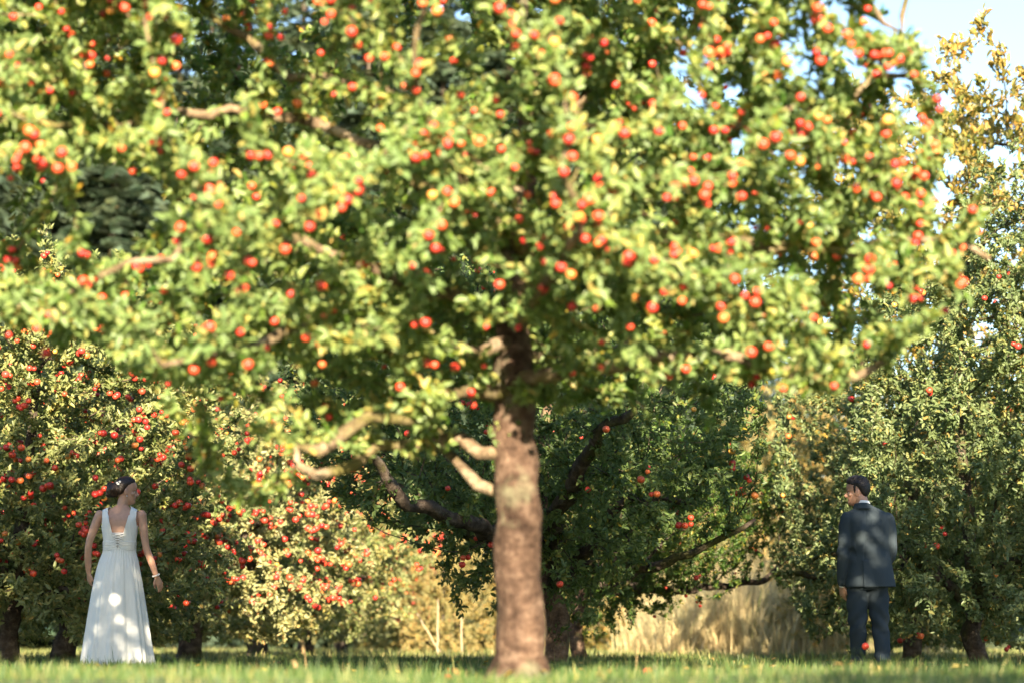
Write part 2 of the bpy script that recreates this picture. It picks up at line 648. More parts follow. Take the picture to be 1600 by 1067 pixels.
def make_tree(name, base, trunk, limbs, attr, rng, leaf_m, bark, limb_bark=None, n_leaf=30000, leaf=(0.05, 0.08), leaf_rad=0.012,
              seg=0.12, infl=1.1, kill=0.2, trop=(0, 0, 0), n_apple=0, n_apple_parts=0, n_leaf_parts=0, apple_r=0.036, rank=None, wob=0.25,
              apple_w=None, apple_clump=0.6, min_limb=25, leaf_parts_rank=None, tip=0.0028, spur=0.3):
    """all points in world coordinates; the tree Empty stands at base and holds trunk, limbs, foliage and apples"""
    base = np.array(base, float)
    sk, srad, istr = skeleton(trunk, limbs)
    srad = list(srad)
    for i in range(len(sk)):                               # knots, and short spur twigs along the old limbs
        if istr[i] or sk[i][1] < 0:
            continue
        if srad[i] > 0.012:
            srad[i] *= 1 + rng.normal(0, 0.10)
        for _ in range(int(rng.random() < spur) + int(rng.random() < spur * .5)):
            ax = sk[i][0] - sk[sk[i][1]][0]
            ax = ax / (np.linalg.norm(ax) + 1e-9)
            d = rng.normal(0, 1, 3) + np.array([0, 0, 0.5])
            d = d - ax * d.dot(ax) * 0.7
            d /= np.linalg.norm(d)
            q, prev = sk[i][0], i
            for k in range(int(rng.integers(2, 5))):
                d = d + rng.normal(0, .3, 3)
                d /= np.linalg.norm(d)
                q = q + d * rng.uniform(.05, .10)
                sk.append((q, prev)); srad.append(0.0065 - 0.001 * k); istr.append(False)
                prev = len(sk) - 1
    pos, par = grow(attr, sk, rng, seg, infl, kill, trop=trop, wob=wob)
    ns = len(sk)
    pos = smooth_nodes(pos, par, ns, 1)
    crook = np.array([not t for t in istr])
    w = pos[:ns] * np.array([9.0, 7.0, 11.0])
    pos[:ns] += crook[:, None] * 0.026 * np.stack([np.sin(w[:, 0] + w[:, 2] * 1.3), np.sin(w[:, 1] * 1.7 + w[:, 0]), np.sin(w[:, 0] * 1.9 + 1)], 1)
    pos[1:] += rng.normal(0, 0.008, (len(pos) - 1, 3))
    N = len(pos)
    ch = [[] for _ in range(N)]
    for i in range(N):
        if par[i] >= 0:
            ch[par[i]].append(i)
    e = 2.25
    acc = np.zeros(N)
    rad = np.zeros(N)
    for i in range(N - 1, -1, -1):
        rad[i] = max(tip, acc[i] ** (1 / e))
        if i < ns:
            rad[i] = srad[i] * (1.0 if istr[i] else 1.08)
        if par[i] >= 0:
            acc[par[i]] += rad[i] ** e
    trunk_set = set(i for i in range(ns) if istr[i])
    # chains and the limb each belongs to
    owner = np.full(N, -1)
    for i in range(N):
        if i in trunk_set:
            owner[i] = -1
        else:
            owner[i] = i if par[i] in trunk_set else owner[par[i]]
    chains = {}
    starts = [(0, None)]
    while starts:
        s, p = starts.pop()
        c = [s] if p is None else [p, s]
        cur = s
        while ch[cur]:
            kids = ch[cur]
            if cur in trunk_set and any(k in trunk_set for k in kids):
                m = [k for k in kids if k in trunk_set][0]
            elif cur < ns and any(k < ns for k in kids):
                m = [k for k in kids if k < ns][0]
            else:
                m = max(kids, key=lambda k: rad[k])
            for k in kids:
                if k != m:
                    starts.append((k, cur))
            c.append(m)
            cur = m
        chains.setdefault(int(owner[s]), []).append(c)
    root = empty(name, base)
    local = pos - base
    crad = rad.copy()
    limb_bark = limb_bark or bark
    small = []
    for ow, cl in chains.items():
        for c in cl:
            pass
        nn = sum(len(c) for c in cl)
        if ow != -1 and nn < min_limb:
            small += cl
            continue
        # side chains start with their own radius at the parent node
        rr = []
        V, F = tubes_r(cl, local, crad, rng, 0.022 if ow == -1 else 0.11)
        if ow == -1:
            q = V * np.array([13.0, 13.0, 5.0])             # burls, hollows and old pruning lumps
            lump = 1 + 0.045 * np.sin(q[:, 0] + q[:, 2] * 1.3) * np.sin(q[:, 1] * 1.2 - q[:, 2] * 0.7) + 0.03 * np.sin(q[:, 2] * 2.9 + q[:, 0] * 2) * np.cos(q[:, 1] * 2.3)
            low = V[:, 2] < 2.0
            ax = np.stack([np.interp(V[:, 2], local[sorted(trunk_set), 2], local[sorted(trunk_set), 0]), np.interp(V[:, 2], local[sorted(trunk_set), 2], local[sorted(trunk_set), 1])], 1)
            V[low, :2] = ax[low] + (V[low, :2] - ax[low]) * lump[low, None]
            obj('trunk', mesh_np('trunk', V, F, bark, True), root)
        else:
            obj('limb', mesh_np('limb', V, F, limb_bark, True), root)
    if small:
        V, F = tubes_r(small, local, crad, rng, 0.05)
        o = obj('twigs', mesh_np('twigs', V, F, limb_bark, True), root)
        o['kind'] = 'stuff'
    # leaves in rosettes on the thin wood
    thin = np.where(rad < leaf_rad)[0]
    if len(thin) == 0:
        thin = np.arange(N)
    per = 5
    k = rng.choice(thin, max(1, n_leaf // per))
    cen = local.mean(0)
    pd = local[k] - local[par[k]]
    t = rng.random(len(k))[:, None]
    rp = local[par[k]] * (1 - t) + local[k] * t + rng.normal(0, 0.022, (len(k), 3))
    outw = rp - cen
    outw /= np.linalg.norm(outw, axis=1)[:, None] + 1e-9
    pdn = pd / (np.linalg.norm(pd, axis=1)[:, None] + 1e-9)
    p = np.repeat(rp, per, 0) + rng.normal(0, 0.015, (len(k) * per, 3))
    nL = len(p)
    d = np.repeat(pdn * 0.5 + outw * 0.35 + np.array([0, 0, 0.12]), per, 0) + rng.normal(0, 0.75, (nL, 3))
    nr = np.repeat(outw * 0.35 + np.array([0.10, -0.45, 0.65]), per, 0) + rng.normal(0, 0.45, (nL, 3))
    size = rng.uniform(leaf[0], leaf[1], nL) * rng.choice([0.7, 1.0, 1.0, 1.15], nL)
    fr = leaf_frames(p, d, nr, size)
    if n_leaf_parts:
        sc = leaf_parts_rank(p + base)
        sel = np.argsort(sc)[:n_leaf_parts * 6]
        sel = rng.choice(sel, n_leaf_parts, replace=False)
        keep = np.ones(nL, bool)
        keep[sel] = False
        for q in sel:
            o = bpy.data.objects.new('leaf', LEAF_ME)
            COL.objects.link(o)
            o.parent = root
            mt = Matrix((fr[1][q], fr[2][q], fr[3][q])).transposed() * float(size[q])
            o.matrix_local = Matrix.Translation(Vector(p[q])) @ mt.to_4x4()
        fr = tuple(a[keep] for a in fr)
    o = obj('foliage', leaves_mesh('foliage', fr, leaf_m), root)
    o['kind'] = 'stuff'
    # apples hang below spurs
    if n_apple:
        w = np.ones(len(k)) if apple_w is None else apple_w(rp + base)
        # fruit sits mostly on the outer, sun-facing side of the crown
        cell = np.floor((rp[:, 0] + 50) / 0.14).astype(int) * 4096 + np.floor((rp[:, 2] + 5) / 0.14).astype(int)
        _, inv = np.unique(cell, return_inverse=True)
        front = np.full(inv.max() + 1, 1e9)
        np.minimum.at(front, inv, rp[:, 1])
        w = w * (0.06 + np.exp(-(rp[:, 1] - front[inv]) / 0.10))
        w = w / w.sum()
        nc = int(n_apple * apple_clump)
        q = rng.choice(len(k), nc, replace=False, p=w)
        q = np.concatenate([q, rng.choice(q, n_apple - nc)])
        ap = rp[q] + rng.normal(0, 0.03, (n_apple, 3)) + np.array([0.01, -0.03, -0.055])
        sz = apple_r * rng.uniform(0.68, 1.15, n_apple)
        npart = min(n_apple_parts, n_apple)
        order = np.argsort(rank(ap + base)) if rank else np.arange(n_apple)
        for a in order[:npart]:
            o = bpy.data.objects.new('apple', APPLE_ME)
            COL.objects.link(o)
            o.parent = root
            o.location = ap[a]
            o.scale = (sz[a],) * 3
            o.rotation_euler = (rng.normal(0, .3), rng.normal(0, .3), rng.uniform(0, 6.28))
        rest = order[npart:]
        if len(rest):
            o = obj('apples', apples_mesh('apples', ap[rest], sz[rest]), root)
            o['kind'] = 'stuff'
    return root


def tubes_r(cl, local, rad, rng, knob):
    """like tubes(), but a side chain starts at its parent with its own thickness"""
    ext_pos, ext_rad, newc = [], [], []
    for c in cl:
        r = rad[c].copy()
        if len(c) > 1:
            r[0] = min(r[0], r[1] * (1.7 if r[1] > 0.03 else 1.25))
        s = sum(len(x) for x in ext_pos)
        ext_pos.append(local[c])
        ext_rad.append(r)
        newc.append(np.arange(s, s + len(c)))
    return tubes(newc, np.concatenate(ext_pos), np.concatenate(ext_rad), rng, knob)


def copy_tree(root, loc, rz, scale, label, group=None, leaf=None, skip=()):
    r = root.copy()
    COL.objects.link(r)
    r.location = loc
    r.rotation_euler = (0, 0, rz)
    r.scale = (scale,) * 3 if isinstance(scale, (int, float)) else scale
    r['label'] = label
    if group:
        r['group'] = group
    for ch in list(root.children):
        if ch.name.split('.')[0] in skip:
            continue
        c = ch.copy()
        COL.objects.link(c)
        c.parent = r
        if leaf and ch.name.startswith('foliage'):
            c.material_slots[0].link = 'OBJECT'
            c.material_slots[0].material = leaf
    return r


def gp(x, y, z=0.0):
    return (x, y, float(gz(x, y)) + z)


# ------------------------------------------------------------------ the big apple tree in front
def L(pts, r0, r1):
    n = len(pts)
    return [(P(*p), r0 + (r1 - r0) * k / (n - 1)) for k, p in enumerate(pts)]


ORCHARD = 'apple trees of the orchard'
rng = np.random.default_rng(11)
fg_base = P(812, 1062, 13.0)
fg_base.z = float(gz(fg_base.x, fg_base.y)) - 0.02
trunk = [(fg_base, 0.215), (fg_base + Vector((0, 0, 0.05)), 0.178), (fg_base + Vector((0, 0, 0.12)), 0.150), (P(813, 1020, 13), 0.134), (P(811, 900, 13), 0.126), (P(808, 760, 13), 0.121), (P(804, 640, 13), 0.116), (P(801, 575, 13), 0.105),
         (P(803, 500, 13), 0.085), (P(812, 420, 13), 0.07), (P(822, 300, 13), 0.055), (P(826, 180, 13.1), 0.048), (P(818, 60, 13.1), 0.04), (P(812, -120, 13.2), 0.035), (P(800, -350, 13.2), 0.025)]
limbs = [
    L([(790, 612, 12.95), (735, 606, 12.7), (690, 626, 12.4), (640, 650, 12.2), (580, 656, 12.0), (520, 676, 11.9), (488, 702, 11.8)], 0.038, 0.024),
    L([(790, 708, 13.0), (720, 690, 13.1), (660, 686, 13.0), (600, 700, 12.9), (545, 726, 12.8), (500, 748, 12.7), (468, 732, 12.7), (460, 705, 12.7)], 0.038, 0.021),
    L([(795, 775, 13.05), (745, 752, 13.2), (705, 722, 13.3), (672, 690, 13.4), (640, 640, 13.6)], 0.033, 0.022),
    L([(810, 600, 12.95), (880, 576, 12.75), (950, 573, 12.6), (1030, 562, 12.5), (1110, 550, 12.4), (1200, 570, 12.3), (1300, 592, 12.2), (1370, 575, 12.1)], 0.038, 0.018),
    L([(803, 540, 12.95), (720, 545, 12.6), (620, 548, 12.2), (540, 515, 11.9), (440, 522, 11.6), (330, 560, 11.4), (250, 560, 11.2)], 0.036, 0.014),
    L([(806, 500, 13), (720, 470, 12.7), (640, 450, 12.4), (540, 400, 12.2), (430, 372, 12.0), (330, 350, 11.8), (260, 395, 11.6), (150, 430, 11.5)], 0.041, 0.016),
    L([(812, 410, 13), (700, 330, 12.8), (600, 240, 12.6), (500, 200, 12.5), (400, 175, 12.3), (270, 180, 12.2), (140, 200, 12.2)], 0.037, 0.016),
    L([(820, 320, 13), (700, 200, 13), (560, 130, 13), (460, 118, 12.9), (330, 20, 12.9), (250, -80, 13)], 0.033, 0.016),
    L([(815, 400, 13), (900, 360, 12.8), (1000, 300, 12.6), (1120, 210, 12.4), (1210, 175, 12.3), (1320, 150, 12.2), (1420, 110, 12.2)], 0.037, 0.014),
    L([(808, 460, 13), (920, 405, 12.7), (1060, 365, 12.4), (1200, 385, 12.2), (1330, 392, 12.1), (1450, 372, 12.0), (1540, 400, 12.0)], 0.038, 0.014),
    L([(824, 240, 13), (960, 130, 13), (1090, 40, 13), (1180, -80, 13.1)], 0.031, 0.014),
    L([(803, 520, 12.95), (830, 480, 12.2), (870, 430, 11.5), (900, 360, 10.9), (880, 250, 10.6)], 0.033, 0.014),
    L([(812, 400, 12.95), (760, 330, 12.2), (690, 260, 11.5), (650, 150, 11.0)], 0.030, 0.014),
    L([(805, 520, 13.1), (700, 480, 14.0), (600, 430, 14.9), (520, 360, 15.4)], 0.037, 0.016),
    L([(806, 500, 13.1), (900, 470, 14.0), (1010, 430, 14.9), (1120, 390, 15.3)], 0.037, 0.016),
    L([(803, 560, 13.1), (850, 560, 13.9), (930, 545, 14.6), (1020, 540, 15.2)], 0.033, 0.016),
]
fa = []
for c, r, n, cl in (((-0.5, 12.9, 3.6), (3.7, 2.7, 2.45), 7400, 340), ((-1.6, 12.2, 2.1), (1.9, 1.7, 0.75), 1100, 55), ((0.0, 13.0, 5.0), (3.3, 2.6, 1.2), 2600, 130), ((-2.9, 13.0, 4.0), (1.0, 1.7, 1.0), 900, 45), ((1.35, 13.1, 3.0), (1.15, 2.0, 0.9), 800, 45), ((0.9, 12.3, 2.15), (1.7, 1.7, 0.75), 1100, 55)):  # lobes above the frame are added to thicken the shade behind
    fa.append(ell_pts(rng, n, c, r, 0.24, cl, 0.17))
fa = np.concatenate(fa)
fpx = 800 + fa[:, 0] / fa[:, 1] * FPX
zlow = np.interp(fpx, [-400, 0, 130, 250, 400, 480, 590, 765, 1000, 1150, 1300, 1450, 1520, 1700], [2.2, 1.85, 1.75, 1.45, 1.33, 1.30, 1.52, 1.62, 1.62, 1.52, 1.50, 1.72, 1.95, 2.6])
xr = np.interp(fa[:, 2], [1.3, 1.8, 2.4, 2.9, 3.3, 3.6, 4.5, 5.6], [1.6, 2.15, 2.45, 2.2, 1.95, 1.65, 1.5, 1.0])
fpy = 1022 - (fa[:, 2] - CAM_Z) / fa[:, 1] * FPX
hole = (fpx > -60) & (fpx < 250) & (fpy > 245 + 0.1 * fpx) & (fpy < 400)      # an open spot in the crown where the wood behind shows
hole |= (fpx > 735) & (fpx < 885) & (fpy > 455) & (fa[:, 1] < 12.95)                  # the stem stays clear up to the first fork
fa = fa[~hole & (fa[:, 2] > zlow * fa[:, 1] / 13.0 * np.where(fa[:, 1] > 13.4, 0.86, 1.0)) & ((fa[:, 0] < xr) | ((fpy < -150) & (fa[:, 0] < 3.3)))]  # crown runs wider above the frame, shaped to shade the groom's side


def fg_rank(p):
    px = 800 + p[:, 0] / p[:, 1] * FPX
    py = 1022 - (p[:, 2] - CAM_Z) / p[:, 1] * FPX
    off = np.maximum(0, np.abs(px - 800) - 790) + np.maximum(0, np.abs(py - 520) - 530)
    return p[:, 1] + off


fg = make_tree('apple_tree', fg_base, trunk, limbs, fa, rng, M_LEAF_FG, M_BARK_TRUNK, M_BARK_LIMB, n_leaf=232000, leaf=(0.045, 0.073), seg=0.11, infl=0.9, kill=0.17,
               n_apple=1250, n_apple_parts=300, n_leaf_parts=300, apple_r=0.0245, rank=fg_rank, leaf_parts_rank=fg_rank, spur=0.12,
               apple_w=lambda p: np.exp(-(p[:, 1] - 10) * 0.25) * (p[:, 2] > 1.45) * (0.4 + np.clip(p[:, 2] - 1.6, 0, 0.8)) * (p[:, 2] < 3.9), apple_clump=0.88)
tag(fg, 'big apple tree with thick sunlit trunk and wide crown standing between the couple', 'tree', ORCHARD)


# ------------------------------------------------------------------ orchard trees behind
def simple_tree(name, x, y, tr_r, tr_h, lobes, seed, leaf_m, bark, n_leaf, n_attr, limbs=(), zmin=0.45, nlimb=7, keep=None, **kw):
    rng = np.random.default_rng(seed)
    b = Vector(gp(x, y, -0.03))
    top = max(c[2] + r[2] for c, r in lobes)
    trunk = [(b, tr_r * 1.3), (b + Vector((0, 0, 0.12)), tr_r * 1.05)]
    j = rng.normal(0, 0.06, (4, 2))
    for k, (t, rr) in enumerate(((0.5, 1.0), (1.0, 0.88))):
        trunk.append((b + Vector((j[k][0], j[k][1], tr_h * t)), tr_r * rr))
    hub = trunk[-1][0]
    for t, rr in ((0.35, 0.55), (0.7, 0.3)):
        trunk.append((hub + Vector((rng.normal(0, .1), rng.normal(0, .1), (top - tr_h) * t)), tr_r * rr))
    LL = [[(Vector(p), r) for p, r in l] for l in limbs]
    for i in range(nlimb):                                   # crooked scaffold limbs, rising then sagging
        a = 2 * math.pi * (i + rng.uniform(-.3, .3)) / nlimb
        d = Vector((math.cos(a), math.sin(a), 0))
        z0 = tr_h * rng.uniform(0.75, 1.15)
        c, r = lobes[int(rng.integers(0, len(lobes)))]
        reach = min(r[0], r[1]) * rng.uniform(0.6, 0.85)
        q = Vector((b.x, b.y, b.z + z0))
        l = [(q, tr_r * 0.62)]
        for s, up in ((0.3, 0.18), (0.6, 0.42), (1.0, 0.5)):
            l.append((q + d * reach * s + Vector((rng.normal(0, .12), rng.normal(0, .12), up * rng.uniform(0.2, 1.6))), tr_r * (0.62 - 0.42 * s)))
        LL.append(l)
    at = []
    vol = np.array([r[0] * r[1] * r[2] for c, r in lobes])
    for (c, r), v in zip(lobes, vol / vol.sum()):
        n = int(n_attr * v)
        at.append(ell_pts(rng, n, c, r, 0.25, max(10, n // 14), 0.17))
    at = np.concatenate(at)
    at = at[at[:, 2] > zmin + b.z]
    if keep:
        at = at[keep(at)]
    return make_tree(name, b, trunk, LL, at, rng, leaf_m, bark, n_leaf=n_leaf, **kw)


def near_rank(p):
    return p[:, 1] + np.maximum(0, np.abs(p[:, 0] / p[:, 1]) - 0.21) * 200 + np.maximum(0, p[:, 2] - 3.6) * 20


def pxy(p):
    return 800 + p[:, 0] / p[:, 1] * FPX, 1022 - (p[:, 2] - CAM_Z) / p[:, 1] * FPX


def at(px, y):
    return (px - 800) / FPX * y


# the dark tree right behind the big trunk
mid_limbs = [
    L([(866, 860, 23.6), (800, 845, 22.5), (755, 828, 21.2), (700, 806, 20.4), (640, 786, 19.8), (604, 752, 19.5), (570, 700, 19.3)], 0.085, 0.03),
    L([(866, 862, 23.6), (858, 845, 22.8), (878, 790, 21.6), (912, 720, 20.9), (935, 676, 20.5), (990, 640, 20.3)], 0.085, 0.035),
    L([(872, 880, 23.8), (960, 890, 23.3), (1040, 880, 23.0), (1120, 845, 22.8), (1180, 815, 22.7)], 0.06, 0.015),
]
xm = at(868, 24)
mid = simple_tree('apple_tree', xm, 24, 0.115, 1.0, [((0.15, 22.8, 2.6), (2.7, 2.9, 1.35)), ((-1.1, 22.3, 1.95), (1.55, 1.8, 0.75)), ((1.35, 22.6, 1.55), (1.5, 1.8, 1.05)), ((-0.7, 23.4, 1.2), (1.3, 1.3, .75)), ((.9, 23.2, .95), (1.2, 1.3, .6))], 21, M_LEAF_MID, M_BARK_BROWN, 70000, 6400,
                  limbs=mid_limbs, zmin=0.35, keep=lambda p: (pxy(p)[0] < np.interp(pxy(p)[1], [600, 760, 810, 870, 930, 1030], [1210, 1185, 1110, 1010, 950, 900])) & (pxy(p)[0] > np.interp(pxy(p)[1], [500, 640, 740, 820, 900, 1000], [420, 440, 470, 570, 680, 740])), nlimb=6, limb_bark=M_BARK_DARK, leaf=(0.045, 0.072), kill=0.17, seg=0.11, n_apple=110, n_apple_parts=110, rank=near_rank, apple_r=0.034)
tag(mid, 'dark shaded apple tree with mossy limbs just behind the thick sunlit trunk', 'tree', ORCHARD)
xf = at(904, 29)
c = copy_tree(mid, gp(xf, 29, -0.03), R(150), 0.74, 'slimmer dark apple tree behind the mossy-limbed one, its trunk showing right beside it', ORCHARD)

# left row: heavy with red apples
lx = at(22, 24)
left1 = simple_tree('apple_tree', lx, 24, 0.10, 0.75, [((lx, 23.6, 2.35), (2.25, 2.3, 1.7)), ((lx + 0.95, 23.2, 1.3), (1.2, 1.5, .85)), ((lx - 0.2, 23.6, 3.3), (1.5, 1.5, 0.8)), ((lx + .2, 23.8, .85), (2.2, 1.8, .5))], 31, M_LEAF_LEFT, M_BARK_DARK, 80000, 6500,
                    zmin=0.22, nlimb=8, keep=lambda p: p[:, 1] > 22.5, leaf=(0.045, 0.075), kill=0.17, seg=0.11, n_apple=700, n_apple_parts=300, rank=near_rank, apple_r=0.034,
                    apple_w=lambda p: np.exp(-(p[:, 1] - 21) * 0.5) * (p[:, 2] > 0.9))
tag(left1, 'shaded apple tree full of red apples right behind the bride', 'tree', ORCHARD)
lx2 = at(105, 27.5)
left2 = simple_tree('apple_tree', lx2, 27.5, 0.13, 0.8, [((lx2, 27.5, 2.0), (1.8, 1.9, 1.5)), ((lx2 + 0.8, 27.4, 1.25), (1.15, 1.4, .9)), ((lx2 - 0.8, 27.5, 1.4), (1.4, 1.6, .9)), ((lx2, 27.5, .7), (1.9, 1.9, .45))], 32, M_LEAF_LEFT, M_BARK_DARK, 60000, 5200,
                    zmin=0.2, nlimb=8, leaf=(0.045, 0.075), kill=0.18, seg=0.12, n_apple=900, n_apple_parts=0, rank=near_rank, apple_r=0.036,
                    apple_w=lambda p: 1.0 * (p[:, 2] > 0.7))
tag(left2, 'apple tree with thick dark trunk half hidden by the bridal gown', 'tree', ORCHARD)
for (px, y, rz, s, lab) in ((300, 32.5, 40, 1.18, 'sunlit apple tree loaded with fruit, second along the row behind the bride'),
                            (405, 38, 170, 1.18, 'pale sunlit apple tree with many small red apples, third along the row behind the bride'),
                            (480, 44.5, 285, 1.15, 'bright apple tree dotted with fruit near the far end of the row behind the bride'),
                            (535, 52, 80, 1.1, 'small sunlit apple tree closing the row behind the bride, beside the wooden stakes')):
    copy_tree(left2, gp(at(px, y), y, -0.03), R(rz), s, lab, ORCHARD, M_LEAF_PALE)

# right row: paler leaves, few apples
rx = at(1522, 25.5)
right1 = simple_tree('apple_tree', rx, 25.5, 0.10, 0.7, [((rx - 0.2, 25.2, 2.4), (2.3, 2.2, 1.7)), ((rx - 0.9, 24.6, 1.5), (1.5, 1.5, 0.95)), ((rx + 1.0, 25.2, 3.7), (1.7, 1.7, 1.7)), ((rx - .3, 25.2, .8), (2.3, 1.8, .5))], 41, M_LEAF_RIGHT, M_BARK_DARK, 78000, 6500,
                     keep=lambda p: pxy(p)[0] > np.interp(pxy(p)[1], [200, 500, 750, 1030], [1400, 1335, 1325, 1290]), zmin=0.22, nlimb=8, leaf=(0.045, 0.072), kill=0.17, seg=0.11, n_apple=60, n_apple_parts=60, rank=near_rank, apple_r=0.032)
tag(right1, 'dense pale-leaved apple tree with few apples right behind the groom', 'tree', ORCHARD)
rx2 = at(1420, 29)
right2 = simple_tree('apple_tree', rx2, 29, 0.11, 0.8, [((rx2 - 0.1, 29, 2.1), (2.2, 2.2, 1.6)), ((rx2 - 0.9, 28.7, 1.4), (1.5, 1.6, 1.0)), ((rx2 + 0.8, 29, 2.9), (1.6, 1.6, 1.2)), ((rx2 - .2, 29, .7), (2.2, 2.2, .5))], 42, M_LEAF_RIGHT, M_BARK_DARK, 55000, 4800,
                     keep=lambda p: pxy(p)[0] > np.interp(pxy(p)[1], [600, 760, 860, 1030], [1215, 1200, 1235, 1260]), zmin=0.15, nlimb=8, leaf=(0.048, 0.075), kill=0.18, seg=0.12, n_apple=50, n_apple_parts=50, rank=near_rank, apple_r=0.034)
tag(right2, 'pale apple tree between the groom and the dry grass, trunk hidden in low boughs', 'tree', ORCHARD)
copy_tree(right2, gp(at(1520, 35), 35, -0.03), R(120), 1.0, 'sunlit pale apple tree bordering the tall dry grass, behind the groom', ORCHARD, skip=('apple',))
copy_tree(right2, gp(at(1380, 43), 43, -0.03), R(250), 1.05, 'yellowing apple tree rising beyond the tall dry grass', ORCHARD, M_LEAF_AUTUMN, skip=('apple',))
copy_tree(right2, gp(at(1670, 31.5), 31.5, -0.03), R(200), (1.6, 1.6, 2.0), 'tall orange-tinged apple tree rising above the pale tree behind the groom', ORCHARD, M_LEAF_AUTUMN, skip=('apple',))

# the big tree's neighbours in its own row, just outside the frame; placed and sized for their shade on the couple
copy_tree(fg, gp(5.8, 12.8, -0.02), R(92), (1.05, 1.05, 0.9), 'apple tree standing next to the big trunk in its row, on the groom\'s side', ORCHARD, skip=('apple', 'apples', 'leaf'))
copy_tree(left2, gp(3.7, -2.6, -0.02), R(75), (1.4, 1.4, 1.55), 'tall apple tree of the next row, its shade dappling the thick trunk', ORCHARD)  # unseen behind the camera, added for its dappled shade on the trunk
copy_tree(fg, gp(-7.1, 13.2, -0.02), R(185), 1.02, 'apple tree standing next to the big trunk in its row, on the bride\'s side', ORCHARD, skip=('apple', 'apples', 'leaf'))


# ------------------------------------------------------------------ broadleaf shrubs and trees further back
for (px, y, rz, s, lab) in ((690, 47, 10, (0.55, 0.55, 0.6), 'yellow-green shrub behind the wooden stakes'),
                            (640, 58, 200, (0.8, 0.8, 0.75), 'low yellowing shrub at the far end of the bride\'s tree row'),
                            (1120, 62, 60, (1.25, 1.25, 1.2), 'golden shrub beyond the tall dry grass'),
                            (860, 60, 100, (1.2, 1.2, 1.0), 'wide yellow-green shrub behind the two slim trunks'),
                            (1260, 58, 310, (1.3, 1.3, 1.75), 'tall golden tree behind the yellowing apple tree')):
    r = copy_tree(right2, gp(at(px, y), y, -0.25), R(rz), s, lab, 'yellowing shrubs beyond the orchard', M_LEAF_AUTUMN, skip=('apple',))
    r['category'] = 'tree' if 'tree behind' in lab else 'shrub'
    r.name = 'golden_tree' if 'tree behind' in lab else 'yellow_shrub'


# ------------------------------------------------------------------ far conifers
def make_conifer():
    rng = np.random.default_rng(51)
    H = 25.0
    root = empty('conifer_tree', (0, 0, 0))
    n = 10
    zs = np.linspace(-0.3, H, 24)
    rr = 0.32 * (1 - zs / H) + 0.02
    a = np.arange(n) * 2 * np.pi / n
    V = np.stack([np.stack([np.cos(a) * r + 0.1 * math.sin(z * .4), np.sin(a) * r, np.full(n, z)], 1) for z, r in zip(zs, rr)]).reshape(-1, 3)
    i = (np.arange(23)[:, None] * n + np.arange(n)[None]).ravel()
    j = (np.arange(23)[:, None] * n + (np.arange(n)[None] + 1) % n).ravel()
    obj('trunk', mesh_np('trunk', V, np.stack([i, j, j + n, i + n], 1), M_BARK_DARK, True), root)
    VV, FF = [], []
    k = 0
    z = 1.0
    while z < H - 0.15:
        Lb = (H - z) * 0.27 * rng.uniform(0.75, 1.15) + 0.15
        for q in range(int(rng.integers(5, 8))):
            a = rng.uniform(0, 2 * math.pi)
            Lq = Lb * rng.uniform(0.6, 1.15)
            d = np.array([math.cos(a), math.sin(a), 0])
            s = np.array([-math.sin(a), math.cos(a), 0])
            ns = max(4, int(Lq / 0.16))
            for t in np.linspace(0.12, 1, ns):
                p = d * Lq * t + np.array([0, 0, z + 0.25 * Lq * t - 0.55 * Lq * t * t])
                w = 0.5 * (1.05 - 0.65 * t) * min(1, Lq / 1.6) + 0.1
                for sg in (-1, 1):
                    tip = p + s * sg * w * rng.uniform(.7, 1.2) + d * 0.28 * w + np.array([0, 0, -0.3 * w + rng.normal(0, .05)])
                    wd = d * 0.10 + np.array([0, 0, rng.normal(0, .05)])
                    VV += [p - wd, p + wd, tip + wd * 0.3, tip - wd * 0.4 + np.array([0, 0, -.08])]
                    FF.append([k, k + 1, k + 2, k + 3])
                    k += 4
        z += rng.uniform(0.28, 0.42)
    o = obj('crown', mesh_np('crown', np.array(VV), np.array(FF), M_NEEDLE, False), root)
    o['kind'] = 'stuff'
    return root


con = make_conifer()
tag(con, 'tall dark conifer in the wood beyond the orchard', 'tree', 'conifers of the wood beyond the orchard')
spots = [(-190, 95, 1.15), (-60, 84, 1.02), (70, 92, 1.1), (170, 86, 0.93), (265, 97, 0.98), (360, 90, 0.95), (470, 98, 1.1), (570, 88, 1.0), (690, 96, 1.08), (800, 90, 1.02), (920, 98, 1.06), (1020, 91, 0.92), (1120, 100, 0.86), (1230, 94, 0.56), (1330, 104, 0.48), (1440, 97, 0.40), (1560, 106, 0.44), (1680, 100, 0.55),
         (0, 112, 1.2), (130, 118, 1.18), (220, 110, 1.05), (320, 120, 1.15), (415, 113, 1.12), (520, 121, 1.25), (630, 112, 1.15), (745, 118, 1.25), (860, 114, 1.2), (970, 120, 1.15), (1075, 115, 0.95), (1180, 118, 0.7), (1280, 124, 0.6)]
for i, (px, y, s) in enumerate(spots):
    s *= 1.18 if px < 1050 else 1.0
    if i == 0:
        con.location = gp(at(px, y), y)
        con.scale = (s,) * 3
    else:
        copy_tree(con, gp(at(px, y), y), i * 1.7, s, con['label'], con['group'])

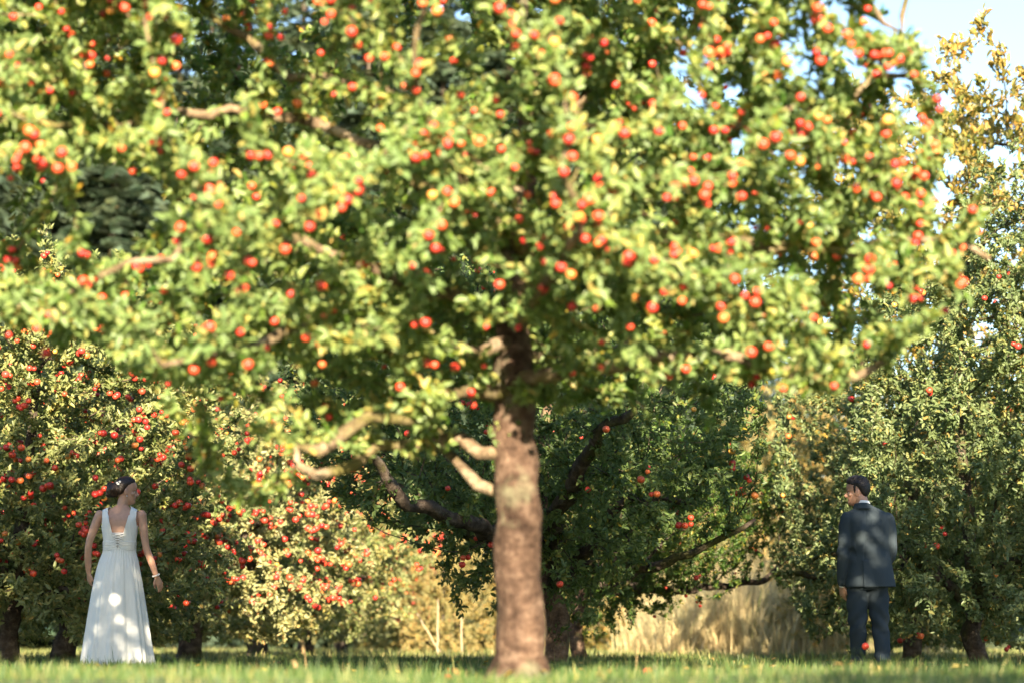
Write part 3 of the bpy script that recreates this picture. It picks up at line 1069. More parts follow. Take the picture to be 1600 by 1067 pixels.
# ------------------------------------------------------------------ people: tools
def loft(rings, n=28, expo=2.0, cap=True):
    """rings: (centre, half-width vector, half-depth vector)"""
    V, F = [], []
    for c, u, v in rings:
        c, u, v = Vector(c), Vector(u), Vector(v)
        for k in range(n):
            a = 2 * math.pi * k / n
            ca, sa = math.cos(a), math.sin(a)
            ca = math.copysign(abs(ca) ** (2 / expo), ca)
            sa = math.copysign(abs(sa) ** (2 / expo), sa)
            V.append(c + u * ca + v * sa)
    m = len(rings)
    for i in range(m - 1):
        for k in range(n):
            a, b = i * n + k, i * n + (k + 1) % n
            F.append((a, b, b + n, a + n))
    if cap:
        F.append(tuple(range(n - 1, -1, -1)))
        F.append(tuple(range((m - 1) * n, m * n)))
    return V, F


def zrings(rows):
    """rows: (z, cx, cy, half_x, half_y), resampled smoothly"""
    rows = sorted(rows)
    z = np.array([r[0] for r in rows])
    out = []
    for zz in np.linspace(z[0], z[-1], max(len(rows) * 5, 12)):
        v = [cubic(z, [r[k] for r in rows], zz) for k in range(1, 5)]
        out.append(((v[0], v[1], zz), (max(v[2], .004), 0, 0), (0, max(v[3], .004), 0)))
    return out


def cubic(x, y, q):
    x = np.asarray(x, float)
    y = np.asarray(y, float)
    i = int(np.clip(np.searchsorted(x, q) - 1, 0, len(x) - 2))
    h = x[i + 1] - x[i]
    t = (q - x[i]) / h

    def slope(k):
        if k == 0:
            return (y[1] - y[0]) / (x[1] - x[0])
        if k == len(x) - 1:
            return (y[-1] - y[-2]) / (x[-1] - x[-2])
        a, b = (y[k] - y[k - 1]) / (x[k] - x[k - 1]), (y[k + 1] - y[k]) / (x[k + 1] - x[k])
        return 0 if a * b <= 0 else 2 * a * b / (a + b)
    m0, m1 = slope(i) * h, slope(i + 1) * h
    return (2 * t**3 - 3 * t**2 + 1) * y[i] + (t**3 - 2 * t**2 + t) * m0 + (-2 * t**3 + 3 * t**2) * y[i + 1] + (t**3 - t**2) * m1


def limb_tube(pts, radii, n=16, flat=1.0, flat_dir=(0, 1, 0)):
    """tube along joints, resampled with a spline, round ends"""
    pts = [Vector(p) for p in pts]
    d = [0]
    for a, b in zip(pts, pts[1:]):
        d.append(d[-1] + (b - a).length)
    N = max(8, len(pts) * 5)
    cs, rs = [], []
    for q in np.linspace(0, d[-1], N):
        cs.append(Vector([cubic(d, [p[k] for p in pts], q) for k in range(3)]))
        rs.append(cubic(d, radii, q))
    # rounded ends
    t0 = (cs[0] - cs[1]).normalized()
    t1 = (cs[-1] - cs[-2]).normalized()
    cs = [cs[0] + t0 * rs[0] * .8, cs[0] + t0 * rs[0] * .5] + cs + [cs[-1] + t1 * rs[-1] * .5, cs[-1] + t1 * rs[-1] * .8]
    rs = [rs[0] * .35, rs[0] * .8] + rs + [rs[-1] * .8, rs[-1] * .35]
    rings = []
    fd = Vector(flat_dir)
    for k in range(len(cs)):
        t = (cs[min(k + 1, len(cs) - 1)] - cs[max(k - 1, 0)]).normalized()
        v = (fd - t * fd.dot(t)).normalized()
        u = t.cross(v)
        rings.append((cs[k], u * rs[k], v * rs[k] * flat))
    return loft(rings, n)


def ellipsoid(c, r, M=None, n=20, m=12):
    rings = []
    for i in range(m + 1):
        th = math.pi * (0.02 + 0.96 * i / m)
        z, s = -math.cos(th) * r[2], math.sin(th)
        rings.append(((0, 0, z), (r[0] * s, 0, 0), (0, r[1] * s, 0)))
    V, F = loft(rings, n)
    if M is not None:
        V = [M @ v for v in V]
    c = Vector(c)
    return [v + c for v in V], F


def move(shape, M):
    return [M @ v for v in shape[0]], shape[1]


def joined(shapes):
    V, F = [], []
    for v, f in shapes:
        o = len(V)
        V += [tuple(x) for x in v]
        F += [tuple(i + o for i in q) for q in f]
    return V, F


def remeshed(name, shapes, voxel, mat, smooth=4, disp=None):
    """overlapping lofts fused into one continuous skin"""
    V, F = joined(shapes)
    me = bpy.data.meshes.new(name)
    me.from_pydata(V, [], F)
    bm = bmesh.new()
    bm.from_mesh(me)
    bmesh.ops.recalc_face_normals(bm, faces=bm.faces)
    bm.to_mesh(me)
    bm.free()
    tmp = bpy.data.objects.new('tmp', me)
    COL.objects.link(tmp)
    rm = tmp.modifiers.new('r', 'REMESH')
    rm.mode = 'VOXEL'
    rm.voxel_size = voxel
    rm.use_smooth_shade = True
    if smooth:
        s = tmp.modifiers.new('s', 'SMOOTH')
        s.factor = 0.5
        s.iterations = smooth
    dg = bpy.context.evaluated_depsgraph_get()
    out = bpy.data.meshes.new_from_object(tmp.evaluated_get(dg))
    out.name = name
    bpy.data.objects.remove(tmp)
    out.materials.clear()
    out.materials.append(mat)
    n = len(out.polygons)
    out.polygons.foreach_set('use_smooth', np.ones(n, bool))
    if disp:
        co = np.empty(len(out.vertices) * 3, np.float32)
        out.vertices.foreach_get('co', co)
        no = np.empty(len(out.vertices) * 3, np.float32)
        out.vertex_normals.foreach_get('vector', no)
        co, no = co.reshape(-1, 3), no.reshape(-1, 3)
        co = co + no * disp(co)[:, None]
        out.vertices.foreach_set('co', co.astype(np.float32).ravel())
        out.update()
    return out


def surf(name, V, F, mat, thick=0.0):
    me = bpy.data.meshes.new(name)
    me.from_pydata([tuple(v) for v in V], [], F)
    bm = bmesh.new()
    bm.from_mesh(me)
    loose = [v for v in bm.verts if not v.link_faces]
    bmesh.ops.delete(bm, geom=loose, context='VERTS')
    bmesh.ops.recalc_face_normals(bm, faces=bm.faces)
    if thick:
        bmesh.ops.solidify(bm, geom=list(bm.faces), thickness=thick)
    for f in bm.faces:
        f.smooth = True
    bm.to_mesh(me)
    bm.free()
    me.materials.append(mat)
    return me


HEAD = [  # height above chin, front, back, half width
    (-0.012, 0.050, -0.030, 0.030), (0.000, 0.079, -0.032, 0.034), (0.014, 0.090, -0.036, 0.046), (0.028, 0.088, -0.045, 0.054), (0.038, 0.083, -0.052, 0.058), (0.047, 0.090, -0.058, 0.060),
    (0.054, 0.085, -0.064, 0.062), (0.061, 0.092, -0.070, 0.063), (0.070, 0.088, -0.076, 0.065), (0.090, 0.085, -0.088, 0.069), (0.108, 0.080, -0.098, 0.072), (0.124, 0.092, -0.104, 0.074), (0.150, 0.094, -0.106, 0.076),
    (0.178, 0.086, -0.099, 0.073), (0.203, 0.066, -0.080, 0.060), (0.220, 0.040, -0.052, 0.040), (0.229, 0.012, -0.022, 0.016)]


def head_shapes(M, s=1.0):
    rings = []
    z = [h[0] for h in HEAD]
    for zz in np.linspace(z[0], z[-1], 60):
        f, bk, w = (cubic(z, [h[k] for h in HEAD], zz) for k in (1, 2, 3))
        rings.append(((0, (f + bk) / 2, zz), (w, 0, 0), (0, (f - bk) / 2, 0)))
    sh = [loft(rings, 32, 2.15)]
    # nose: bridge, tip, wings
    sh.append(limb_tube([(0, .082, .118), (0, .094, .100), (0, .106, .083), (0, .098, .073)], [.008, .009, .0115, .009], 12))
    for sx in (-1, 1):
        sh.append(ellipsoid((.010 * sx, .093, .077), (.008, .011, .008)))
        sh.append(ellipsoid((.036 * sx, .070, .126), (.022, .012, .007)))     # brow
        sh.append(ellipsoid((.052 * sx, .052, .086), (.016, .020, .018)))     # cheek
        E = Matrix.Rotation(0.25 * sx, 3, 'Z')
        sh.append(ellipsoid((.076 * sx, -.010, .098), (.007, .018, .031), E))  # ear
        sh.append(ellipsoid((.073 * sx, -.002, .082), (.007, .011, .013), E))
    S = Matrix.Scale(s, 4)
    return [move(q, M @ S) for q in sh]


def hand_shapes(w, d, n, side, curl=0.45, s=1.0):
    """w wrist, d direction of the hand, n back-of-hand normal, side +1: thumb towards d x n, five fingers"""
    w, d = Vector(w), Vector(d).normalized()
    n = Vector(n)
    n = (n - d * n.dot(d)).normalized()
    t = d.cross(n).normalized() * side                     # thumb side
    sh = []
    rings = []
    for q, hw, hd in ((-.03, .023, .020), (0, .024, .018), (.03, .033, .016), (.06, .039, .0145), (.085, .039, .012), (.095, .034, .009)):
        rings.append((w + d * q * s, t * hw * s, n * hd * s))
    sh.append(loft(rings, 20, 2.4))
    for off, ln, r, c in ((.028, .072, .0085, .9), (.0095, .080, .0088, 1.0), (-.0095, .074, .0084, 1.1), (-.027, .060, .0076, 1.25)):
        p = w + (d * .085 + t * off) * s
        pts = [p - d * .02 * s]
        dirn = (d + t * off * 2.2).normalized()
        pts.append(p)
        for frac, a in ((.42, curl * .6 * c), (.33, curl * 1.3 * c), (.25, curl * 1.9 * c)):
            dd = (dirn * math.cos(a) - n * math.sin(a)).normalized()
            pts.append(pts[-1] + dd * ln * frac * s)
        sh.append(limb_tube(pts, [r * s * k for k in (1, 1.05, .98, .92, .78)], 10))
    p = w + (d * .018 + t * .022) * s
    sh.append(limb_tube([p, p + (d * .030 + t * .024 - n * .006) * s, p + (d * .060 + t * .030 - n * .014) * s, p + (d * .083 + t * .026 - n * .022) * s], [.013 * s, .0115 * s, .0098 * s, .0078 * s], 10))
    return sh


def eye_objs(parent, M, mat_w, mat_i):
    for sx in (-1, 1):
        e = obj('eye', surf('eye', *ellipsoid((0, 0, 0), (.0125, .0125, .0105)), mat_w), parent)
        e.location = M @ Vector((.031 * sx, .0635, .1085))
        i = obj('iris', surf('iris', *ellipsoid((0, .0095, 0), (.0062, .0045, .0062)), mat_i), e)


def skin_mat(name, col):
    m, nt, b, out = new_mat(name)
    n = noise(nt, 30, 4)
    nt.links.new(ramp(nt, n, [(0.3, tuple(v * 0.9 for v in col)), (0.7, tuple(min(1, v * 1.1) for v in col))]), b.inputs['Base Color'])
    b.inputs['Roughness'].default_value = 0.48
    b.inputs['Subsurface Weight'].default_value = 0.12
    b.inputs['Subsurface Radius'].default_value = (0.012, 0.004, 0.002)
    b.inputs['Subsurface Scale'].default_value = 1.0
    return m


M_SKIN_B = skin_mat('skin_fair', (0.50, 0.285, 0.195))
M_SKIN_G = skin_mat('skin_tan', (0.46, 0.25, 0.165))
M_HAIR_B = plain('dark_brown_hair', (0.026, 0.015, 0.010), 0.42, 0.4, 60, 0.6, 0.7, 0.006, stretch=(1, 1, .35))
M_HAIR_G = plain('black_hair', (0.016, 0.011, 0.009), 0.5, 0.4, 75, 0.6, 0.9, 0.008)
M_CHIFFON = plain('ivory_chiffon', (0.76, 0.77, 0.75), 0.75, 0.2, 60, 0.04, 0.25, 0.002, stretch=(1, 1, .15))
M_PANEL = plain('ivory_panel', (0.50, 0.48, 0.46), 0.8, 0.2, 60, 0.05)
M_CORD = plain('white_satin_cord', (0.82, 0.82, 0.80), 0.45, 0.4, 40, 0.03)
M_PEARL = plain('pearl', (0.82, 0.80, 0.76), 0.25, 0.6, 40, 0.03)
M_EYE = plain('eye_white', (0.75, 0.72, 0.70), 0.2, 0.5, 40, 0.03)
M_IRIS = plain('brown_iris', (0.03, 0.015, 0.008), 0.15, 0.5, 40, 0.1)
M_LIP = plain('lip_rose', (0.42, 0.14, 0.12), 0.45, 0.4, 40, 0.1)
M_SUIT = plain('slate_blue_wool', (0.038, 0.052, 0.063), 0.85, 0.2, 420, 0.30, 0.35, 0.002)
M_SUIT2 = plain('slate_trouser_wool', (0.028, 0.040, 0.052), 0.85, 0.2, 420, 0.30, 0.35, 0.002)
M_SHIRT = plain('white_shirt_cotton', (0.80, 0.80, 0.80), 0.7, 0.2, 60, 0.03)
M_SHOE = plain('black_shoe_leather', (0.012, 0.011, 0.011), 0.35, 0.5, 30, 0.2)
M_GOLD = plain('gold_ring', (0.75, 0.55, 0.25), 0.25, 0.5, 30, 0.05, metal=1.0)
M_BUTTON = plain('dark_button', (0.015, 0.015, 0.017), 0.4, 0.4, 30, 0.1)

# ------------------------------------------------------------------ the bride
def bride():
    by = 21.75
    bxp = P(181, 1040, by).x
    root = empty('person', (bxp, by, float(gz(bxp, by))))
    tag(root, 'woman in long white sleeveless gown with laced back, seen from behind, looking over her shoulder', 'person')

    def Z(u, v, y=0.0):
        return ((u - 350) / 505.8, y, (997 - v) / 505.8)
    TOR = [(0.80, 0, .01, .165, .125), (0.92, 0, .01, .172, .125), (1.045, 0.012, 0, .132, .098), (1.13, 0.012, 0, .138, .102), (1.22, 0.010, 0, .150, .106), (1.30, 0.010, 0, .162, .098), (1.345, 0.010, 0, .172, .080),
           (1.372, 0.010, .0, .165, .066), (1.398, 0.012, .0, .120, .056), (1.418, 0.016, .004, .080, .052), (1.44, 0.024, .008, .055, .050)]
    torso = loft(zrings(TOR), 36, 2.2)
    HM = Matrix.Translation((0.050, 0.030, 1.462)) @ Matrix.Rotation(R(-74), 4, 'Z') @ Matrix.Rotation(R(-4), 4, 'X')
    neck = limb_tube([(0.014, 0.0, 1.38), (0.026, 0.008, 1.44), (0.044, 0.018, 1.52)], [.058, .049, .052], 20)
    sh = [torso, neck] + head_shapes(HM, 1.0)
    armL = [Z(263, 312), Z(238, 375, -.01), Z(217, 450, -.02), Z(213, 510, .01), Z(215, 572, .04)]
    armR = [Z(452, 312), Z(464, 380, -.01), Z(477, 455, -.02), Z(500, 520, -.005), Z(524, 590, .02)]
    for A in (armL, armR):
        sh.append(limb_tube(A, [.046, .039, .032, .032, .0225], 18))
        sh.append(ellipsoid(Vector(A[0]) + Vector((0, 0, -.01)), (.048, .048, .056)))
    dl = (Vector(armL[-1]) - Vector(armL[-2])).normalized()
    dr = (Vector(armR[-1]) - Vector(armR[-2])).normalized()
    sh += hand_shapes(armL[-1], dl + Vector((.02, .1, 0)), (-.75, -.65, 0), -1, 0.40, 0.92)
    sh += hand_shapes(armR[-1], dr + Vector((.05, .1, 0)), (.55, -.8, .2), 1, 0.35, 0.92)
    # shoulder blades
    for sx in (-1, 1):
        sh.append(ellipsoid((.075 * sx + .01, -.068, 1.28), (.050, .028, .070)))
        # legs under the gown
        sh.append(limb_tube([(.085 * sx, .01, .84), (.088 * sx, .0, .48), (.085 * sx, .02, .09), (.085 * sx, .0, .055)], [.090, .055, .036, .036], 16))
        sh.append(limb_tube([(.085 * sx, -.02, .045), (.09 * sx, .08, .035), (.09 * sx, .16, .028)], [.036, .038, .026], 14, .8, (0, 0, 1)))
    body = obj('body', remeshed('body', sh, 0.0048, M_SKIN_B, 3), root)
    eye_objs(root, HM, M_EYE, M_IRIS)
    for sx in (-1, 1):
        e = obj('eyebrow', surf('eyebrow', *limb_tube([(.050 * sx, .066, .131), (.034 * sx, .083, .136), (.014 * sx, .090, .132)], [.002, .003, .002], 8), M_HAIR_B), root)
        e.matrix_local = HM
    lips = obj('lips', surf('lips', *joined([limb_tube([(-.018, .082, .0545), (0, .0925, .055), (.018, .082, .0545)], [.003, .0048, .003], 8)]), M_LIP), root)
    lips.matrix_local = HM

    # hair: swept up into a low round bun
    hs = []
    HZ = [(.070, -.045, -.086, .060), (.085, -.015, -.100, .075), (.105, .004, -.113, .082), (.13, .022, -.120, .085), (.16, .050, -.121, .085), (.185, .074, -.114, .081), (.212, .072, -.092, .067), (.234, .045, -.062, .044), (.246, .005, -.03, .018)]
    rr = []
    zz = [h[0] for h in HZ]
    for q in np.linspace(zz[0], zz[-1], 26):
        f, bk, w = (cubic(zz, [h[k] for h in HZ], q) for k in (1, 2, 3))
        rr.append(((0, (f + bk) / 2, q), (w, 0, 0), (0, (f - bk) / 2, 0)))
    hs.append(loft(rr, 28, 2.1))
    hs.append(ellipsoid((0, -.120, .110), (.072, .064, .070)))
    for k in range(7):                                     # curls pinned into the bun
        a = k * 0.9
        hs.append(ellipsoid((.045 * math.cos(a), -.132 + .02 * math.sin(k * 2.1), .110 + .042 * math.sin(a)), (.032, .034, .030)))
    hs = [move(q, HM) for q in hs]

    def strands(co):
        l = (co - np.array(HM.translation)) 
        return 0.0009 * np.sin(l[:, 2] * 260 + l[:, 0] * 150 + 3 * np.sin(l[:, 1] * 60)) + 0.0008 * np.sin(l[:, 0] * 420 + l[:, 2] * 90)
    hair = obj('hair', remeshed('hair', hs, 0.005, M_HAIR_B, 2, strands), root)
    for k, (hx, hy, hz) in enumerate(((.060, -.075, .185), (.068, -.088, .162), (.055, -.098, .172))):   # little blossoms by the bun
        fl = []
        for j in range(5):
            a = j * 2 * math.pi / 5
            fl.append(ellipsoid((.0065 * math.cos(a), .0065 * math.sin(a), 0), (.0052, .0052, .003), None, 8, 5))
        fl.append(ellipsoid((0, 0, .003), (.003, .003, .003), None, 8, 5))
        o = obj('hair_flower', surf('hair_flower', *joined(fl), M_PEARL), hair)
        o.matrix_local = HM @ Matrix.Translation((hx * 1.25, hy, hz)) @ Matrix.Rotation(R(80), 4, 'Y')
    ear = obj('earring', surf('earring', *ellipsoid(HM @ Vector((.083, -.002, .062)), (.006, .006, .006)), M_PEARL), root)
    br = []
    c = Vector(armR[-1]) - dr * 0.012
    for k in range(16):
        a = 2 * math.pi * k / 16
        u = dr.cross(Vector((0, 1, 0))).normalized()
        v = dr.cross(u)
        br.append(ellipsoid(c + (u * math.cos(a) + v * math.sin(a)) * .030, (.0075, .0075, .0075), None, 10, 6))
    obj('bracelet', surf('bracelet', *joined(br), M_PEARL), root)

    # gown: an empty-free thing of bodice, waistband, skirt, laced back
    TZ = sorted(TOR)
    tz = [r[0] for r in TZ]

    def tor(z, a, off):
        cx, cy, hx, hy = (cubic(tz, [r[k] for r in TZ], z) for k in (1, 2, 3, 4))
        blade = 0.0
        if -math.sin(a) > 0:
            for sx in (-1, 1):
                dx = math.cos(a) * hx - .075 * sx
                blade = max(blade, .012 * math.exp(-(dx / .05) ** 2 - ((z - 1.28) / .06) ** 2))
        ca = math.copysign(abs(math.cos(a)) ** (2 / 2.2), math.cos(a))
        sa = math.copysign(abs(math.sin(a)) ** (2 / 2.2), math.sin(a))
        return Vector((cx + ca * (hx + off), cy + sa * (hy + off + blade), z))
    NA, NZ = 220, 110
    zs = np.concatenate([np.linspace(1.03, 1.345, 70), np.linspace(1.347, 1.424, 40)])

    def opening(z):
        return float(np.interp(z, [1.045, 1.06, 1.195, 1.30, 1.40], [0.0, 0.012, 0.056, 0.085, 0.102]))

    def grid(test, off, thick, name, mat, par, foldamp=0.0):
        V, ok = [], []
        for z in zs:
            for k in range(NA):
                a = 2 * math.pi * k / NA
                fo = foldamp * math.sin(52 * a * 0.5 + z * 40) * (0.5 + 0.5 * math.sin(z * 90 + 5 * a))
                p = tor(z, a, off + fo)
                if z > 1.36:
                    p.z += off * 1.6
                V.append(p)
                ok.append(test(p.x - .011, math.sin(a) < 0, z))
        F = []
        for i in range(len(zs) - 1):
            for k in range(NA):
                q = (i * NA + k, i * NA + (k + 1) % NA, (i + 1) * NA + (k + 1) % NA, (i + 1) * NA + k)
                if all(ok[t] for t in q):
                    F.append(q)
        return obj(name, surf(name, V, F, mat, thick), par)

    def in_bodice(x, back, z):
        half_out = float(np.interp(z, [1.03, 1.21, 1.26, 1.32, 1.42], [9, 9, .158, .152, .160]))
        if abs(x) > half_out:
            return False
        if back:
            return abs(x) > opening(z)
        return abs(x) > float(np.interp(z, [1.20, 1.28, 1.42], [0.0, 0.04, 0.09])) if z > 1.2 else True
    bod = grid(in_bodice, 0.010, 0.004, 'gown_bodice', M_CHIFFON, root, 0.0018)
    grid(lambda x, back, z: back and abs(x) < opening(z) + .012 and z < 1.197, 0.0055, 0.002, 'lacing_panel', M_PANEL, bod)
    lz = np.linspace(1.075, 1.185, 6)
    for k in range(5):
        for sx in (-1, 1):
            pts = []
            for t in np.linspace(0, 1, 5):
                z = lz[k] * (1 - t) + lz[k + 1] * t
                x0, x1 = sx * (opening(lz[k]) + .006), -sx * (opening(lz[k + 1]) + .006)
                x = x0 * (1 - t) + x1 * t
                pts.append((x + .011, -(cubic(tz, [r[4] for r in TZ], z) + .016 + .004 * math.sin(math.pi * t)), z))
            obj('lace', surf('lace', *limb_tube(pts, [.0040] * 5, 8), M_CORD), bod)
    for sx in (-1, 1):                                       # rolled edge of the V back
        pts = []
        for z in np.linspace(1.05, 1.345, 12):
            x = sx * opening(z) + .011
            cx, cy, hx, hy = (cubic(tz, [r[k] for r in TZ], z) for k in (1, 2, 3, 4))
            c0 = min(.999, abs((x - cx) / (hx + .01)))
            yy = cy - (hy + .013) * (1 - c0 ** 2.2) ** (1 / 2.2) - .012 * math.exp(-((abs(x) - .075) / .05) ** 2 - ((z - 1.28) / .06) ** 2)
            pts.append((x, yy, z))
        obj('neckline_edge', surf('neckline_edge', *limb_tube(pts, [.0045] * 12, 8), M_CHIFFON), bod)
    # ruched waistband
    V, F = [], []
    nz, na = 40, 160
    for i in range(nz):
        z = 1.035 + 0.085 * i / (nz - 1)
        for k in range(na):
            a = 2 * math.pi * k / na
            o = 0.0165 + 0.0030 * math.sin(i * 0.95 + 1.6 * math.sin(3 * a) + 0.6 * math.sin(7 * a)) - 0.004 * abs(2 * i / (nz - 1) - 1) ** 6
            V.append(tor(z, a, o))
    for i in range(nz - 1):
        for k in range(na):
            b = (k + 1) % na
            ang = 2 * math.pi * (k + .5) / na
            x = math.cos(ang) * .145
            z = 1.035 + 0.085 * i / (nz - 1)
            if math.sin(ang) < 0 and abs(x) < opening(z) and z > 1.05:
                continue
            F.append((i * na + k, i * na + b, (i + 1) * na + b, (i + 1) * na + k))
    obj('gown_waistband', surf('gown_waistband', V, F, M_CHIFFON), root)
    # skirt: gathered at the waist, falling in soft irregular folds to the grass
    V, F = [], []
    na, nz = 300, 70
    rs = random.Random(5)
    ph = [rs.uniform(0, 6.28) for _ in range(8)]
    SK = [(0.0, .028, .02, .318, .275), (0.2, .022, .02, .292, .255), (0.45, .014, .015, .258, .222), (0.70, .006, .01, .222, .185), (0.85, .005, .005, .196, .156), (0.95, .008, 0, .172, .132), (1.02, .011, 0, .149, .115), (1.05, .012, 0, .146, .113)]
    sz = [r[0] for r in SK]
    for i in range(nz):
        z = 1.05 - 1.05 * (i / (nz - 1)) ** 0.95
        cx, cy, hx, hy = (cubic(sz, [r[k] for r in SK], z) for k in (1, 2, 3, 4))
        t = 1 - z / 1.05
        for k in range(na):
            a = 2 * math.pi * k / na
            g = 0.0026 * math.sin(38 * a + ph[0] + 1.5 * math.sin(5 * a)) * math.exp(-t * 4.0)
            f = (0.012 * math.sin(11 * a + ph[1] + 0.8 * math.sin(2 * a)) + 0.010 * math.sin(17 * a + ph[2] + 0.9 * math.sin(3 * a + 1)) + 0.006 * math.sin(29 * a + ph[3] + 1.2 * t)) * (t ** 1.1)
            f += 0.014 * math.sin(5 * a + ph[4]) * t + 0.012 * math.sin(8 * a + ph[6] + 2.2 * t) * t * t
            V.append(Vector((cx + math.cos(a) * (hx + g + f), cy + math.sin(a) * (hy + g + f), z + 0.004 * math.sin(9 * a + ph[5]) * t + 0.012 * t)))
    for i in range(nz - 1):
        for k in range(na):
            b = (k + 1) % na
            F.append((i * na + k, i * na + b, (i + 1) * na + b, (i + 1) * na + k))
    obj('gown_skirt', surf('gown_skirt', V, F, M_CHIFFON), root)
    return root


bride()


# ------------------------------------------------------------------ the groom
def groom():
    gy = 21.75
    gx = P(1361, 1040, gy).x
    root = empty('person', (gx, gy, float(gz(gx, gy))))
    tag(root, 'man in dark slate suit and white collar seen from behind, turning his head aside', 'person')

    def Z(u, v, y=0.0):
        return ((u - 410) / 505.8, y, (994 - v) / 505.8)
    HM = Matrix.Translation((-.086, 0.030, 1.468)) @ Matrix.Rotation(R(76), 4, 'Z') @ Matrix.Rotation(R(-3), 4, 'X')
    neck = limb_tube([(-.030, -.005, 1.36), (-.045, .000, 1.44), (-.068, .012, 1.53)], [.075, .061, .062], 20)
    TOR = [(0.78, .01, .0, .16, .11), (0.95, .005, .0, .165, .112), (1.08, 0, 0, .150, .105), (1.25, -.005, 0, .17, .112), (1.36, -.010, 0, .165, .085), (1.42, -.022, 0, .09, .06), (1.45, -.03, 0, .06, .055)]
    sh = [loft(zrings(TOR), 30, 2.2), neck] + head_shapes(HM, 1.02)
    armL = [Z(322, 312), Z(306, 380, -.02), Z(298, 455, -.03), Z(291, 535, .01), Z(290, 618, .05)]
    armR = [Z(492, 312), Z(506, 380, .0), Z(508, 460, .02), Z(488, 520, .14), Z(452, 560, .24)]
    for A in (armL, armR):
        sh.append(limb_tube(A, [.052, .046, .040, .036, .027], 16))
    dl = (Vector(armL[-1]) - Vector(armL[-2])).normalized()
    dr = (Vector(armR[-1]) - Vector(armR[-2])).normalized()
    sh += hand_shapes(armL[-1], dl + Vector((.10, .12, 0)), (-.75, -.65, 0), -1, 0.50, 1.04)
    sh += hand_shapes(armR[-1], dr, (.2, .8, .5), -1, 0.7, 1.02)
    legL = [Z(362, 600, .02), Z(352, 690, .02), Z(355, 800, .02), Z(356, 890, .07), Z(357, 965, .12)]
    legR = [Z(448, 600, .0), Z(452, 690, .03), Z(457, 800, .03), Z(462, 890, .0), Z(464, 970, -.02)]
    for A in (legL, legR):
        sh.append(limb_tube(A, [.085, .078, .058, .052, .038], 16))
        f = Vector(A[-1])
        sh.append(limb_tube([f + Vector((0, -.04, -.0)), f + Vector((0, .05, -.015)), f + Vector((0, .13, -.02))], [.036, .036, .028], 12))
    obj('body', remeshed('body', sh, 0.005, M_SKIN_G, 3), root)
    eye_objs(root, HM, M_EYE, M_IRIS)
    br = obj('eyebrow', surf('eyebrow', *limb_tube([(-.050, .066, .130), (-.034, .083, .135), (-.014, .090, .131)], [.003, .0042, .003], 8), M_HAIR_G), root)
    br.matrix_local = HM
    br = obj('eyebrow', surf('eyebrow', *limb_tube([(.050, .066, .130), (.034, .083, .135), (.014, .090, .131)], [.003, .0042, .003], 8), M_HAIR_G), root)
    br.matrix_local = HM

    # short dark hair, fuller on top
    hs = []
    HZ = [(.058, -.058, -.082, .048), (.075, -.040, -.094, .064), (.095, -.025, -.106, .076), (.118, -.008, -.115, .081), (.138, .012, -.119, .083), (.158, .040, -.120, .084), (.180, .080, -.116, .081), (.205, .088, -.102, .073), (.228, .078, -.078, .058), (.248, .055, -.045, .038), (.259, .025, -.015, .016)]
    rr = []
    zz = [h[0] for h in HZ]
    for q in np.linspace(zz[0], zz[-1], 26):
        f, bk, w = (cubic(zz, [h[k] for h in HZ], q) for k in (1, 2, 3))
        rr.append(((0, (f + bk) / 2, q), (w, 0, 0), (0, (f - bk) / 2, 0)))
    hs.append(loft(rr, 28, 2.2))
    for sx in (-1, 1):
        hs.append(limb_tube([(.068 * sx, .012, .155), (.0685 * sx, .012, .128), (.0665 * sx, .012, .100)], [.014, .011, .006], 8))
    rs = random.Random(9)
    for k in range(46):                                    # tousled locks
        a, t = rs.uniform(0, 6.28), rs.uniform(.05, 1)
        z = .165 + .075 * (1 - t * t)
        rx = .082 * math.sqrt(max(.05, t))
        if math.sin(a) > .55 and t > .5:
            continue
        hs.append(ellipsoid((rx * math.cos(a) * .92, -.012 + .098 * math.sqrt(t) * math.sin(a), z + .004), (rs.uniform(.014, .022), rs.uniform(.014, .024), rs.uniform(.009, .014)), None, 10, 6))
    hs = [move(q, HM @ Matrix.Scale(1.02, 4)) for q in hs]
    obj('hair', remeshed('hair', hs, 0.005, M_HAIR_G, 1, lambda co: 0.0009 * np.sin(co[:, 0] * 330 + co[:, 2] * 210) + 0.0008 * np.sin(co[:, 1] * 300 - co[:, 2] * 280)), root)

    # jacket: torso, skirt and sleeves in one cloth
    JT = [(0.725, .014, .0, .224, .150), (0.80, .012, .0, .214, .145), (0.92, .006, .0, .197, .135), (1.06, .002, .0, .180, .126), (1.18, -.002, .0, .190, .130), (1.28, -.004, .0, .200, .124), (1.345, -.006, .0, .205, .105), (1.385, -.010, .0, .186, .086), (1.412, -.016, 0, .140, .074), (1.44, -.030, .002, .086, .072), (1.458, -.040, .006, .070, .066)]
    js = [loft(zrings(JT), 44, 2.35)]
    slL = [Z(320, 318), Z(306, 375, -.01), Z(297, 455, -.03), Z(292, 535, .005), Z(290, 606, .04)]
    slR = [Z(494, 318), Z(506, 380, .0), Z(508, 462, .02), Z(488, 520, .14), Z(456, 556, .23)]
    js.append(limb_tube(slL, [.074, .068, .060, .054, .044], 20))
    js.append(limb_tube(slR, [.074, .068, .062, .055, .045], 20))

